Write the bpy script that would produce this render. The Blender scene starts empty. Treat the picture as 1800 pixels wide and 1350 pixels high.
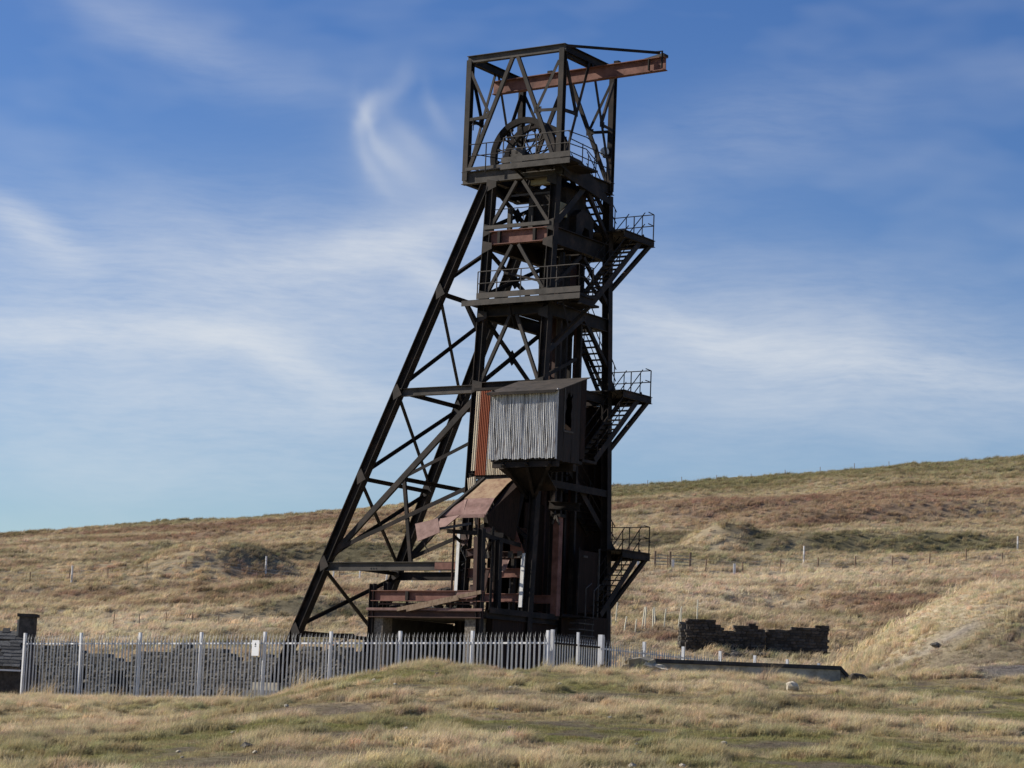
import bpy, bmesh, math, random
import numpy as np
from mathutils import Vector, Matrix
random.seed(7); RNG = np.random.default_rng(11)
SC = bpy.context.scene
COL = SC.collection

# ------------------------------------------------------------------ camera
FPX = 4300.0; ROLL = math.radians(2.2); PITCH = math.radians(7.872)
cam_d = bpy.data.cameras.new('camera'); cam = bpy.data.objects.new('camera', cam_d); COL.objects.link(cam)
cam_d.sensor_width = 36.0; cam_d.lens = 36.0 * FPX / 1800.0
cam_d.clip_start = 0.5; cam_d.clip_end = 9000.0
fwd = Vector((0, math.cos(PITCH), math.sin(PITCH))); upv = Vector((0, -math.sin(PITCH), math.cos(PITCH))); rgt = Vector((1, 0, 0))
c_up = upv * math.cos(ROLL) - rgt * math.sin(ROLL); c_rt = rgt * math.cos(ROLL) + upv * math.sin(ROLL)
cam.matrix_world = Matrix(((c_rt.x, c_up.x, -fwd.x, 0), (c_rt.y, c_up.y, -fwd.y, 0), (c_rt.z, c_up.z, -fwd.z, 0), (0, 0, 0, 1)))
SC.camera = cam

# ------------------------------------------------------------------ sun and sky
SUN_EL = math.radians(31.0)
SUN_H = Vector((-0.97, 0.24, 0)).normalized()
SUN_DIR = SUN_H * math.cos(SUN_EL) + Vector((0, 0, math.sin(SUN_EL)))
sun_d = bpy.data.lights.new('sun', 'SUN'); sun_d.energy = 5.0; sun_d.angle = math.radians(0.55); sun_d.color = (1.0, 0.93, 0.82)
sun = bpy.data.objects.new('sun', sun_d); COL.objects.link(sun); sun.rotation_euler = SUN_DIR.to_track_quat('Z', 'Y').to_euler()
sun.location = (-60, 20, 60)

W = bpy.data.worlds.new('World'); SC.world = W; W.use_nodes = True
def build_world():
    nt = W.node_tree; N = nt.nodes; L = nt.links; N.clear()
    out = N.new('ShaderNodeOutputWorld'); bg = N.new('ShaderNodeBackground'); bg.inputs['Strength'].default_value = 0.075
    L.new(bg.outputs[0], out.inputs[0])
    sky = N.new('ShaderNodeTexSky'); sky.sky_type = 'NISHITA'; sky.sun_disc = False
    sky.sun_elevation = SUN_EL; sky.sun_rotation = math.atan2(SUN_H.x, SUN_H.y)
    sky.altitude = 600; sky.air_density = 1.0; sky.dust_density = 0.7; sky.ozone_density = 3.0
    def m(op, a, b=None, c=None):
        n = N.new('ShaderNodeMath'); n.operation = op
        for i, v in enumerate((a, b, c)):
            if v is None: continue
            if isinstance(v, (int, float)): n.inputs[i].default_value = v
            else: L.new(v, n.inputs[i])
        return n.outputs[0]
    tc = N.new('ShaderNodeTexCoord'); sep = N.new('ShaderNodeSeparateXYZ'); L.new(tc.outputs['Generated'], sep.inputs[0])
    X, Y, Z = sep.outputs
    az = m('ARCTAN2', X, Y)                       # azimuth from north, radians
    el = m('ARCSINE', Z)
    comb = N.new('ShaderNodeCombineXYZ'); L.new(az, comb.inputs[0]); L.new(el, comb.inputs[1])
    # slow warp so the streaks curl
    wn = N.new('ShaderNodeTexNoise'); wn.inputs['Scale'].default_value = 9.0; wn.inputs['Detail'].default_value = 2.0
    L.new(comb.outputs[0], wn.inputs['Vector'])
    wv = N.new('ShaderNodeVectorMath'); wv.operation = 'MULTIPLY_ADD'
    L.new(wn.outputs['Color'], wv.inputs[0]); wv.inputs[1].default_value = (0.03, 0.018, 0); L.new(comb.outputs[0], wv.inputs[2])
    def noise(scale_vec, rot, sc, det, rough=0.55):
        mp = N.new('ShaderNodeMapping'); mp.inputs['Scale'].default_value = scale_vec; mp.inputs['Rotation'].default_value = (0, 0, rot)
        L.new(wv.outputs[0], mp.inputs[0])
        t = N.new('ShaderNodeTexNoise'); t.inputs['Scale'].default_value = sc; t.inputs['Detail'].default_value = det; t.inputs['Roughness'].default_value = rough
        L.new(mp.outputs[0], t.inputs['Vector']); return t.outputs[0]
    broad = noise((1.0, 2.6, 1), -0.10, 9.0, 3.0)
    fib = noise((1.0, 3.2, 1), -0.22, 15.0, 4.0, 0.55)
    fib2 = noise((3.2, 1.0, 1), 0.35, 30.0, 4.0, 0.6)
    # thin cirrus sheets: (azimuth, elevation, half width, half height, tilt, weight, use of cross fibres)
    # thin cirrus sheets: azimuth, elevation, half length, half width, tilt, weight
    sheets = [(-0.128, 0.168, 0.140, 0.036, 0.05, 0.52), (-0.056, 0.193, 0.052, 0.0085, 0.27, 0.62), (-0.030, 0.179, 0.026, 0.0065, -0.40, 0.50), (-0.200, 0.190, 0.022, 0.0065, -0.50, 0.50),
              (-0.165, 0.148, 0.070, 0.0080, 0.02, 0.58), (-0.093, 0.140, 0.042, 0.0070, -0.28, 0.45), (-0.125, 0.122, 0.140, 0.0200, 0.0, 0.36), (-0.13, 0.095, 0.12, 0.014, 0.0, 0.22), (-0.070, 0.122, 0.022, 0.0080, 0.2, 0.20),
              (0.105, 0.150, 0.130, 0.0330, -0.05, 0.52), (0.075, 0.160, 0.050, 0.0075, -0.25, 0.40), (0.163, 0.147, 0.065, 0.0085, -0.12, 0.38), (-0.14, 0.268, 0.055, 0.012, -0.3, 0.14), (0.10, 0.245, 0.06, 0.02, 0.2, 0.13)]
    # curled mares' tail: the same with curvature, on a gently warped field
    tails = [(-0.0655, 0.2435, 0.0075, 0.0030, 1.05, 0.42, 0.0), (-0.0560, 0.2530, 0.0120, 0.0046, 0.75, 0.20, 12.0), (-0.0640, 0.2270, 0.0170, 0.0032, -1.10, 0.24, 9.0), (-0.0560, 0.2290, 0.0150, 0.0045, -0.90, 0.20, 9.0),
             (-0.0610, 0.2340, 0.0130, 0.0022, -1.00, 0.20, 10.0), (-0.0480, 0.2350, 0.0150, 0.0045, -0.80, 0.16, 9.0), (-0.0370, 0.2480, 0.0110, 0.0030, -1.05, 0.13, 14.0), (-0.0450, 0.2200, 0.0260, 0.0170, -0.6, 0.30, 0.0)]
    w2 = N.new('ShaderNodeTexNoise'); w2.inputs['Scale'].default_value = 45.0; w2.inputs['Detail'].default_value = 3.0; L.new(comb.outputs[0], w2.inputs['Vector'])
    wv2 = N.new('ShaderNodeVectorMath'); wv2.operation = 'MULTIPLY_ADD'; L.new(w2.outputs['Color'], wv2.inputs[0]); wv2.inputs[1].default_value = (0.010, 0.010, 0); L.new(comb.outputs[0], wv2.inputs[2])
    s_big = N.new('ShaderNodeSeparateXYZ'); L.new(wv.outputs[0], s_big.inputs[0]); s_sm = N.new('ShaderNodeSeparateXYZ'); L.new(wv2.outputs[0], s_sm.inputs[0])
    fine = noise((1.0, 6.0, 1), -0.25, 60.0, 5.0, 0.65)
    tot = None
    for (src, ox, oy, lst) in ((s_big, 0.015, 0.009, [q + (0.0,) for q in sheets]), (s_sm, 0.005, 0.005, tails)):
        for (a, e, ra, re, t, w, cv) in lst:
            dx = m('SUBTRACT', src.outputs[0], a + ox); dy = m('SUBTRACT', src.outputs[1], e + oy)
            ct, st = math.cos(t), math.sin(t)
            p = m('MULTIPLY_ADD', dx, ct / ra, m('MULTIPLY', dy, st / ra)); q = m('MULTIPLY_ADD', dx, -st / re, m('MULTIPLY', dy, ct / re))
            if cv: q = m('SUBTRACT', q, m('MULTIPLY', m('MULTIPLY', p, p), cv * ra * ra / re))
            r2 = m('ADD', m('MULTIPLY', p, p), m('MULTIPLY', q, q))
            g = m('MULTIPLY', m('POWER', 2.718, m('MULTIPLY', r2, -1.0)), w)
            if src is s_big: g = m('MULTIPLY', g, m('MULTIPLY_ADD', fine, 1.1, m('MULTIPLY_ADD', fib, 1.2, -0.15)))
            tot = g if tot is None else m('ADD', tot, g)
    mr = N.new('ShaderNodeMapRange'); mr.inputs['From Min'].default_value = 0.47; mr.inputs['From Max'].default_value = 0.80; mr.inputs['To Max'].default_value = 0.20
    L.new(broad, mr.inputs['Value'])
    base = m('MULTIPLY', mr.outputs[0], m('MULTIPLY_ADD', fib, 1.2, 0.3))
    tot = m('SUBTRACT', 1.0, m('POWER', 2.718, m('MULTIPLY', m('ADD', tot, base), -1.05)))
    # photograph-like depth of blue
    hsv = N.new('ShaderNodeHueSaturation'); hsv.inputs['Saturation'].default_value = SKY_SAT; hsv.inputs['Value'].default_value = SKY_VAL; hsv.inputs['Hue'].default_value = SKY_HUE
    L.new(sky.outputs[0], hsv.inputs['Color'])
    mix = N.new('ShaderNodeMix'); mix.data_type = 'RGBA'
    L.new(tot, mix.inputs['Factor']); L.new(hsv.outputs[0], mix.inputs['A']); mix.inputs['B'].default_value = CLOUD_COL
    L.new(mix.outputs['Result'], bg.inputs['Color'])
SKY_SAT, SKY_VAL, SKY_HUE = 1.27, 1.12, 0.515
CLOUD_COL = (8.0, 8.3, 8.6, 1)
build_world()
SC.view_settings.view_transform = 'Standard'; SC.view_settings.look = 'None'; SC.view_settings.gamma = 1.0; SC.view_settings.exposure = 0.35
try: SC.view_settings.use_curve_mapping = False
except Exception: pass
SC.cycles.max_bounces = 6; SC.cycles.transparent_max_bounces = 4

# ------------------------------------------------------------------ materials
def new_mat(name):
    m = bpy.data.materials.new(name); m.use_nodes = True
    nt = m.node_tree; b = nt.nodes['Principled BSDF']; return m, nt, b
def tex_noise(nt, sc, det=4, rough=.6, coord='Object', scale=(1, 1, 1)):
    tc = nt.nodes.new('ShaderNodeTexCoord'); mp = nt.nodes.new('ShaderNodeMapping'); mp.inputs['Scale'].default_value = scale
    nt.links.new(tc.outputs[coord], mp.inputs[0])
    t = nt.nodes.new('ShaderNodeTexNoise'); t.inputs['Scale'].default_value = sc; t.inputs['Detail'].default_value = det; t.inputs['Roughness'].default_value = rough
    nt.links.new(mp.outputs[0], t.inputs['Vector']); return t.outputs[0]
def ramp(nt, fac, stops):
    r = nt.nodes.new('ShaderNodeValToRGB'); e = r.color_ramp.elements
    while len(e) < len(stops): e.new(0.5)
    for i, (p, c) in enumerate(stops): e[i].position = p; e[i].color = (*c, 1)
    nt.links.new(fac, r.inputs[0]); return r.outputs[0]
def bump(nt, b, fac, strength, dist):
    n = nt.nodes.new('ShaderNodeBump'); n.inputs['Strength'].default_value = strength; n.inputs['Distance'].default_value = dist
    nt.links.new(fac, n.inputs['Height']); nt.links.new(n.outputs[0], b.inputs['Normal'])
def noisy(name, stops, sc=3.0, det=6, rough=0.7, metallic=0.0, bstr=0.3, bdist=0.01, scale=(1, 1, 1), coord='Object', nrough=.65, spec=0.3):
    m, nt, b = new_mat(name)
    f = tex_noise(nt, sc, det, nrough, coord, scale)
    nt.links.new(ramp(nt, f, stops), b.inputs['Base Color'])
    b.inputs['Roughness'].default_value = rough; b.inputs['Metallic'].default_value = metallic; b.inputs['Specular IOR Level'].default_value = spec
    if bstr: bump(nt, b, tex_noise(nt, sc * 4, 4, .6, coord, scale), bstr, bdist)
    return m
M = {}
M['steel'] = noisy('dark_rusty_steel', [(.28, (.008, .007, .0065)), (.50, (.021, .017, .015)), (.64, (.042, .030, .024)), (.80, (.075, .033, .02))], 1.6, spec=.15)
M['steel_grey'] = noisy('grey_or_sunlit_steel', [(.25, (.026, .023, .020)), (.50, (.078, .070, .062)), (.68, (.105, .088, .073)), (.82, (.09, .05, .033))], 1.9, spec=.2)  # grey steel; on the front face its lighter colour stands for sunlight
M['steel_mid'] = noisy('sunlit_dark_steel', [(.25, (.012, .010, .009)), (.50, (.034, .029, .025)), (.68, (.060, .044, .035)), (.82, (.07, .035, .022))], 1.9, spec=.2)  # dark steel lightened in colour for sunlit front braces and posts
M['steel_red'] = noisy('red_oxide_steel', [(.25, (.045, .020, .015)), (.48, (.165, .070, .050)), (.66, (.23, .108, .080)), (.85, (.13, .075, .055))], 2.2)
M['steel_brown'] = noisy('brown_rusty_steel', [(.25, (.02, .010, .008)), (.50, (.055, .025, .018)), (.75, (.09, .040, .027))], 2.0)
M['mauve'] = noisy('faded_mauve_plate', [(.22, (.06, .030, .022)), (.42, (.18, .095, .078)), (.62, (.26, .155, .13)), (.80, (.13, .06, .04))], 2.6)
M['dusty'] = noisy('ore_dusted_plate', [(.25, (.13, .065, .042)), (.45, (.28, .18, .11)), (.68, (.35, .265, .165))], 4.0)
M['galv'] = noisy('galvanised_steel', [(.3, (.58, .58, .58)), (.6, (.74, .74, .74)), (.8, (.64, .64, .63))], 3.0, rough=.5, metallic=.15, bstr=.1, spec=.5)
M['galv_dull'] = noisy('dull_galvanised_paling', [(.3, (.34, .34, .34)), (.55, (.50, .50, .495)), (.8, (.40, .395, .39))], 2.0, rough=.55, metallic=.15, bstr=.1)
M['white'] = noisy('flaking_white_paint', [(.28, (.25, .20, .16)), (.36, (.70, .68, .64)), (.7, (.82, .81, .78))], 5.0)
M['sign'] = noisy('white_sign', [(.3, (.74, .75, .76)), (.7, (.82, .82, .82))], 2.0, bstr=0)
M['ink'] = noisy('black_ink', [(.3, (.02, .02, .02)), (.7, (.04, .04, .04))], 2.0, bstr=0)
M['concrete'] = noisy('pebbled_concrete', [(.3, (.09, .075, .06)), (.5, (.20, .17, .135)), (.7, (.30, .265, .22))], 14.0, det=3, bstr=.8, bdist=.02, spec=.1)
M['concrete_dark'] = noisy('weathered_concrete', [(.3, (.07, .065, .06)), (.5, (.15, .14, .13)), (.7, (.22, .21, .19))], 2.5, bstr=.5, bdist=.02, spec=.1)
M['concrete_pale'] = noisy('pale_broken_concrete', [(.3, (.22, .19, .14)), (.5, (.40, .36, .28)), (.7, (.50, .46, .38))], 3.0, bstr=.6, bdist=.02, spec=.1)
M['coping'] = noisy('unlit_dark_concrete', [(.3, (.035, .033, .032)), (.6, (.07, .066, .062)), (.8, (.10, .095, .085))], 3.0, bstr=.5, bdist=.01, spec=.1)  # colour holds the shadow on the coping's front
M['wood'] = noisy('weathered_timber', [(.3, (.13, .085, .055)), (.5, (.26, .185, .125)), (.72, (.33, .25, .18))], 2.0, scale=(6, 6, .6), spec=.1)
M['yellow'] = noisy('faded_yellow_panel', [(.3, (.22, .19, .11)), (.6, (.34, .30, .19)), (.8, (.26, .22, .14))], 2.0)
def stone_mat(name, base):
    m, nt, b = new_mat(name)
    f = tex_noise(nt, 5.0, 6, .7); col = ramp(nt, f, base)
    oi = nt.nodes.new('ShaderNodeObjectInfo'); mr = nt.nodes.new('ShaderNodeMapRange'); mr.inputs['To Min'].default_value = .55; mr.inputs['To Max'].default_value = 1.3
    nt.links.new(oi.outputs['Random'], mr.inputs[0])
    mx = nt.nodes.new('ShaderNodeVectorMath'); mx.operation = 'SCALE'; nt.links.new(col, mx.inputs[0]); nt.links.new(mr.outputs[0], mx.inputs['Scale'])
    nt.links.new(mx.outputs[0], b.inputs['Base Color']); b.inputs['Roughness'].default_value = .9; b.inputs['Specular IOR Level'].default_value = .15
    bump(nt, b, tex_noise(nt, 14, 5, .7), .6, .03); return m
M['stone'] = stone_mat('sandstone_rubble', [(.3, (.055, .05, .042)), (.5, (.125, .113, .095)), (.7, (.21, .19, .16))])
M['stone_dark'] = stone_mat('dark_or_unlit_stone', [(.3, (.035, .03, .026)), (.5, (.075, .064, .054)), (.7, (.12, .10, .085))])  # dark stone, also painting the unlit wall fronts
M['stone_pale'] = stone_mat('pale_stone', [(.3, (.22, .19, .14)), (.5, (.40, .36, .28)), (.7, (.52, .47, .38))])
M['slate'] = stone_mat('stone_slate', [(.3, (.045, .045, .045)), (.5, (.10, .10, .098)), (.7, (.16, .155, .145))])
def corrugated_mat(name, base, streak, rust, amount):
    m, nt, b = new_mat(name)
    f = tex_noise(nt, 3.0, 5, .7, 'Object', (13, 13, .22)); g = tex_noise(nt, 1.4, 5, .7, 'Object', (3.5, 3.5, .7))
    r1 = ramp(nt, f, [(amount - .06, streak), (amount + .07, base)])
    mx = nt.nodes.new('ShaderNodeMix'); mx.data_type = 'RGBA'; nt.links.new(ramp(nt, g, [(.56, (0, 0, 0)), (.72, (.85, .85, .85))]), mx.inputs['Factor'])
    nt.links.new(r1, mx.inputs['A']); mx.inputs['B'].default_value = (*rust, 1)
    nt.links.new(mx.outputs['Result'], b.inputs['Base Color']); b.inputs['Roughness'].default_value = .75; b.inputs['Specular IOR Level'].default_value = .08
    return m
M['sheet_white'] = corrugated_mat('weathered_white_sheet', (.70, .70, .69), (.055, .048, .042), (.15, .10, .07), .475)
M['sheet_red'] = corrugated_mat('rusty_red_sheet', (.33, .11, .06), (.20, .06, .035), (.28, .12, .06), .40)
M['sheet_cream'] = corrugated_mat('cream_sheet', (.62, .55, .42), (.42, .24, .12), (.40, .20, .09), .38)
M['sheet_dark'] = corrugated_mat('unlit_dark_sheet', (.045, .038, .034), (.016, .013, .012), (.06, .03, .022), .45)  # dark copy of the cabin sheet, painting its unlit side
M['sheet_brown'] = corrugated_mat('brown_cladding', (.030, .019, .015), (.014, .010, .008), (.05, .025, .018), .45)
M['roofing'] = noisy('felted_roof', [(.3, (.03, .026, .022)), (.55, (.06, .05, .042)), (.75, (.10, .075, .055))], 3.0)
M['plastic_pale'] = noisy('pale_tree_guard', [(.3, (.66, .62, .46)), (.7, (.78, .74, .58))], 2.0, bstr=0)
M['grey_green'] = noisy('greyish_gate', [(.3, (.16, .19, .18)), (.7, (.26, .29, .27))], 2.0, bstr=0)
M['glass_lamp'] = noisy('lamp_glass', [(.3, (.55, .58, .60)), (.7, (.75, .77, .78))], 2.0, rough=.15, bstr=0, spec=.6)

# ------------------------------------------------------------------ mesh helpers
def link(name, me, mat, parent=None, smooth=False):
    o = bpy.data.objects.new(name, me); COL.objects.link(o)
    if mat is not None and len(me.materials) == 0: me.materials.append(M[mat] if isinstance(mat, str) else mat)
    if parent is not None: o.parent = parent
    if smooth:
        for p in me.polygons: p.use_smooth = True
    return o
def mesh(name, verts, faces):
    me = bpy.data.meshes.new(name); me.from_pydata([tuple(v) for v in verts], [], faces); me.update()
    bm = bmesh.new(); bm.from_mesh(me); bmesh.ops.recalc_face_normals(bm, faces=bm.faces); bm.to_mesh(me); bm.free()
    return me
def tag(o, label, cat=None, group=None, kind=None):
    if label: o['label'] = label
    if cat: o['category'] = cat
    if group: o['group'] = group
    if kind: o['kind'] = kind
    return o
def empty(name, loc, rz=0.0):
    o = bpy.data.objects.new(name, None); COL.objects.link(o); o.location = loc; o.rotation_euler = (0, 0, rz); o.empty_display_size = .3; return o
def merge(*vf):
    V, F = [], []
    for v, f in vf:
        n = len(V); V += list(v); F += [tuple(i + n for i in q) for q in f]
    return V, F
def frame(a, b, n):
    a, b = Vector(a), Vector(b); t = (b - a).normalized(); n = Vector(n); n = (n - t * n.dot(t))
    if n.length < 1e-4: n = t.orthogonal()
    n.normalize(); s = t.cross(n).normalized(); return a, b, t, n, s
def extrude(sec, a, b, n):
    a, b, t, n, s = frame(a, b, n); k = len(sec)
    V = [a + s * x + n * y for x, y in sec] + [b + s * x + n * y for x, y in sec]
    F = [(i, (i + 1) % k, k + (i + 1) % k, k + i) for i in range(k)] + [tuple(range(k - 1, -1, -1)), tuple(range(k, 2 * k))]
    return V, F
def sec_I(w, d, tf=None, tw=None):
    tf = tf or max(.012, w * .07); tw = tw or max(.01, d * .07); W, D = w / 2, d / 2
    return [(-W, -D), (-W + tf, -D), (-W + tf, -tw), (W - tf, -tw), (W - tf, -D), (W, -D), (W, D), (W - tf, D), (W - tf, tw), (-W + tf, tw), (-W + tf, D), (-W, D)]
def sec_L(w, d, t=.014):
    return [(-w / 2, -d + t), (-w / 2, t), (w / 2, t), (w / 2, 0), (-w / 2 + t, 0), (-w / 2 + t, -d + t)]
def sec_U(w, d, t=.015):
    return [(-w / 2, -d), (-w / 2, 0), (w / 2, 0), (w / 2, -d), (w / 2 - t, -d), (w / 2 - t, -t), (-w / 2 + t, -t), (-w / 2 + t, -d)]
def sec_B(w, d): return [(-w / 2, -d / 2), (w / 2, -d / 2), (w / 2, d / 2), (-w / 2, d / 2)]
def tube(pts, r, k=6, closed=False):
    pts = [Vector(p) for p in pts]; V, F = [], []; m = len(pts)
    for i, p in enumerate(pts):
        if closed: d = pts[(i + 1) % m] - pts[i - 1]
        else: d = pts[min(i + 1, m - 1)] - pts[max(i - 1, 0)]
        d.normalize(); u = d.cross(Vector((0, 0, 1)))
        if u.length < 1e-3: u = d.cross(Vector((1, 0, 0)))
        u.normalize(); w = d.cross(u)
        for j in range(k):
            a = 2 * math.pi * j / k; V.append(p + u * (r * math.cos(a)) + w * (r * math.sin(a)))
    for i in range(m if closed else m - 1):
        i2 = (i + 1) % m
        for j in range(k): F.append((i * k + j, i * k + (j + 1) % k, i2 * k + (j + 1) % k, i2 * k + j))
    if not closed: F += [tuple(range(k - 1, -1, -1)), tuple(range((m - 1) * k, m * k))]
    return V, F
def box(x0, x1, y0, y1, z0, z1):
    V = [(x, y, z) for z in (z0, z1) for y in (y0, y1) for x in (x0, x1)]
    return V, [(0, 2, 3, 1), (4, 5, 7, 6), (0, 1, 5, 4), (1, 3, 7, 5), (3, 2, 6, 7), (2, 0, 4, 6)]
def slab(poly, n, th):
    """a plate: planar-ish polygon given as 3D points, thickened by th against n"""
    n = Vector(n).normalized(); k = len(poly); P = [Vector(p) for p in poly]
    V = P + [p - n * th for p in P]
    return V, [tuple(range(k)), tuple(range(2 * k - 1, k - 1, -1))] + [(i, k + i, k + (i + 1) % k, (i + 1) % k) for i in range(k)]

# ------------------------------------------------------------------ terrain
def sst(a, b, x):
    t = np.clip((x - a) / (b - a), 0, 1); return t * t * (3 - 2 * t)
def vnoise(x, y, seed=0):
    xi = np.floor(x).astype(np.int64); yi = np.floor(y).astype(np.int64); fx = x - xi; fy = y - yi
    fx = fx * fx * (3 - 2 * fx); fy = fy * fy * (3 - 2 * fy)
    def h(a, b):
        n = (a * 374761393 + b * 668265263 + seed * 974634777) & 0xffffffff
        n = ((n ^ (n >> 13)) * 1274126177) & 0xffffffff
        return ((n ^ (n >> 16)) & 0xffff) / 65535.0
    return (h(xi, yi) * (1 - fx) + h(xi + 1, yi) * fx) * (1 - fy) + (h(xi, yi + 1) * (1 - fx) + h(xi + 1, yi + 1) * fx) * fy
def fbm(x, y, seed=0, o=4):
    s = 0; a = .5
    for i in range(o):
        s = s + a * (vnoise(x, y, seed + i * 17) - .5); x = x * 2.03 + 11.3; y = y * 2.03 + 5.7; a *= .5
    return s * 2
# mounds and hollows left by old workings: x, y, rx, ry, angle, height
FEAT = [(-24.0, 199.0, 6.0, 7.0, 0.1, 2.4), (-33, 207, 9, 4, 0.0, 0.7), (-11, 214, 6.5, 9, 0.3, -2.6), (-17, 222, 7, 6, 0.2, -1.6), (14.0, 228, 6, 7, .2, -2.0), (24.0, 228, 4.5, 5, 0.1, -2.2), (19, 224, 4, 5, 0.1, 1.6),
        (-9.5, 160.0, 9.0, 3.0, 0.12, 1.0), (-12, 156.0, 9.0, 2.4, 0.1, -0.9), (33, 215, 16, 4, 0.05, -0.9), (29, 220, 14, 3.5, .06, 0.9), (20, 172, 5, 5, 0, -1.0), (-30, 185, 10, 2.5, 0.05, -0.6),
        (-40, 240, 12, 5, .05, 0.9), (38, 250, 14, 6, .08, 1.0), (42, 243, 14, 4, .08, -0.9), (25, 262, 14, 5, .08, 0.9), (-8, 250, 10, 5, 0, .8)]
def height(x, y):
    x = np.asarray(x, float); y = np.asarray(y, float)
    rmp = np.minimum(-1.6 + .0245 * np.clip(y, -60, 400), .03 + .22 * sst(-9, 0, x))
    amp = 1.42 * sst(-7.6, -1.6, x) * (1 - sst(30, 60, x))
    yc = np.where(x < -1.4, 65.2 + (-1.4 - x) * .74, 65.2)
    d = y - yc
    m = amp * np.where(d > 0, np.exp(-(d / 2.4) ** 2), np.exp(-(d / 27.) ** 2))
    t = np.maximum(y - 100, 0); te = np.minimum(t, 230) + (1 - np.exp(-np.maximum(t - 230, 0) / 120.)) * 18
    xt = np.tanh(x / 260) * 260
    hill = (.139 + .00055 * xt) * (te - 12 * (1 - np.exp(-te / 12)))
    hill = np.maximum(hill - .02 * np.maximum(y - 420, 0), -30)
    far = sst(95, 140, y)
    bank = 4.45 * sst(7.5, 15.2, x) * sst(62, 76.5, y) * (1 - sst(78.5, 92, y))
    n = fbm(x / 55, y / 38, 3) * 1.1 * far + fbm(x / 15, y / 8, 7) * .65 * far + fbm(x / 4.5, y / 2.6, 9, 3) * .40 * far * (y < 420) + fbm((x + .6 * y) / 2.6, (y - .6 * x) / 1.5, 13, 2) * .26 * far * (y < 420)
    n = n + (1 - far) * (fbm(x / 7, y / 7, 21, 3) * .22 * sst(2, 20, y) + fbm(x / 1.7, y / 1.5, 23, 3) * .10)
    z = rmp + m + hill + bank + n
    for (cx, cy, rx, ry, a, hh) in FEAT:
        ca, sa = math.cos(a), math.sin(a); dx = x - cx; dy = y - cy
        p = (dx * ca + dy * sa) / rx; q = (-dx * sa + dy * ca) / ry
        r2 = p * p + q * q; z = z + hh * np.exp(-r2 * r2)
    return z
def hz(x, y): return float(height(np.array([x]), np.array([y]))[0])
# vegetation: kinds of plant cover, as linear albedo; dark paints rushes and unlit scarp faces
VEG = {'straw': (.50, .405, .26), 'pale': (.64, .54, .375), 'green': (.215, .195, .095), 'red': (.29, .185, .125), 'dark': (.165, .145, .085), 'soil': (.19, .155, .12), 'gravel': (.24, .22, .21)}
GRAVEL = ('gravel', 13.9, 65.2, 1.6, 1.0)
PATCH = [('gravel', 11.1, 72.4, .6, .8), ('gravel', 11.8, 72.0, .6, .6), ('gravel', 12.6, 71.8, .6, .5), ('gravel', 13.4, 71.8, .6, .45), ('green', 49.6, 326, 30, 16), ('green', 24.0, 318, 14, 18), ('green', 33.6, 215.5, 13.0, 6.7), ('green', 19.3, 206.2, 8.6, 3.6), ('green', -50, 328, 45, 5), ('red', 41.8, 262, 22, 22), ('red', 21.9, 265, 12.2, 20),
         ('red', 30.1, 244.0, 9.1, 4), ('red', 31.1, 173.1, 7.6, 5.6), ('red', 25.7, 165.1, 3.5, 11), ('red', 9.2, 149.2, 2.4, 5), ('red', -31.0, 181.7, 9.3, 5), ('red', -46, 262, 18, 14), ('red', -33.0, 308.4, 25, 8), ('red', -5.7, 280, 14, 18),
         ('dark', 24.4, 227.7, 2.9, 6.7), ('dark', 15.1, 234.5, 4.2, 7), ('dark', -10.5, 228, 5.0, 7), ('dark', -15.5, 228, 7.0, 5), ('dark', 23.5, 219.5, 3.2, 4), ('dark', 30, 220, 4.5, 3), ('green', 38, 219, 10, 3), ('dark', -23.6, 211, 5.4, 3.6), ('dark', -34.5, 209.8, 3.9, 4.4), ('dark', -10.1, 158.3, 6.3, 2.0), ('dark', 20.0, 169.3, 2.2, 6),
         ('dark', -33.9, 183.9, 3.4, 2.0), ('dark', -20.4, 199, 2.8, 5), ('dark', 31.8, 231.7, 3.8, 2.9), ('dark', -16.7, 221, 6.1, 8), ('pale', 25.4, 194.2, 17.2, 12.0), ('pale', 15.0, 175, 6.2, 14.0), ('pale', -22.8, 153, 9.4, 9.5),
         ('pale', -7.1, 186, 6.4, 12), ('straw', -35.6, 250, 15.1, 10), ('pale', 32.1, 160.0, 4.3, 6.3), ('pale', 14.0, 75, 4.5, 3.0), GRAVEL, ('soil', 8.5, 57.2, 3.4, 2.0), ('soil', 4.6, 56.5, 3.8, 2.0), ('soil', -3.0, 31.4, 2.6, 1.0), ('soil', -6.2, 40, 2.0, 1.3), ('soil', 1.0, 47, 2.2, 1.0), ('green', 6.2, 47, 3.0, 2.0), ('green', -3.6, 48, 3, 2.2), ('green', -1.0, 39, 2.2, 1.4), ('soil', 13.5, 69.5, 4, 2.0), ('green', 10.2, 72, 1.2, 3)]
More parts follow.
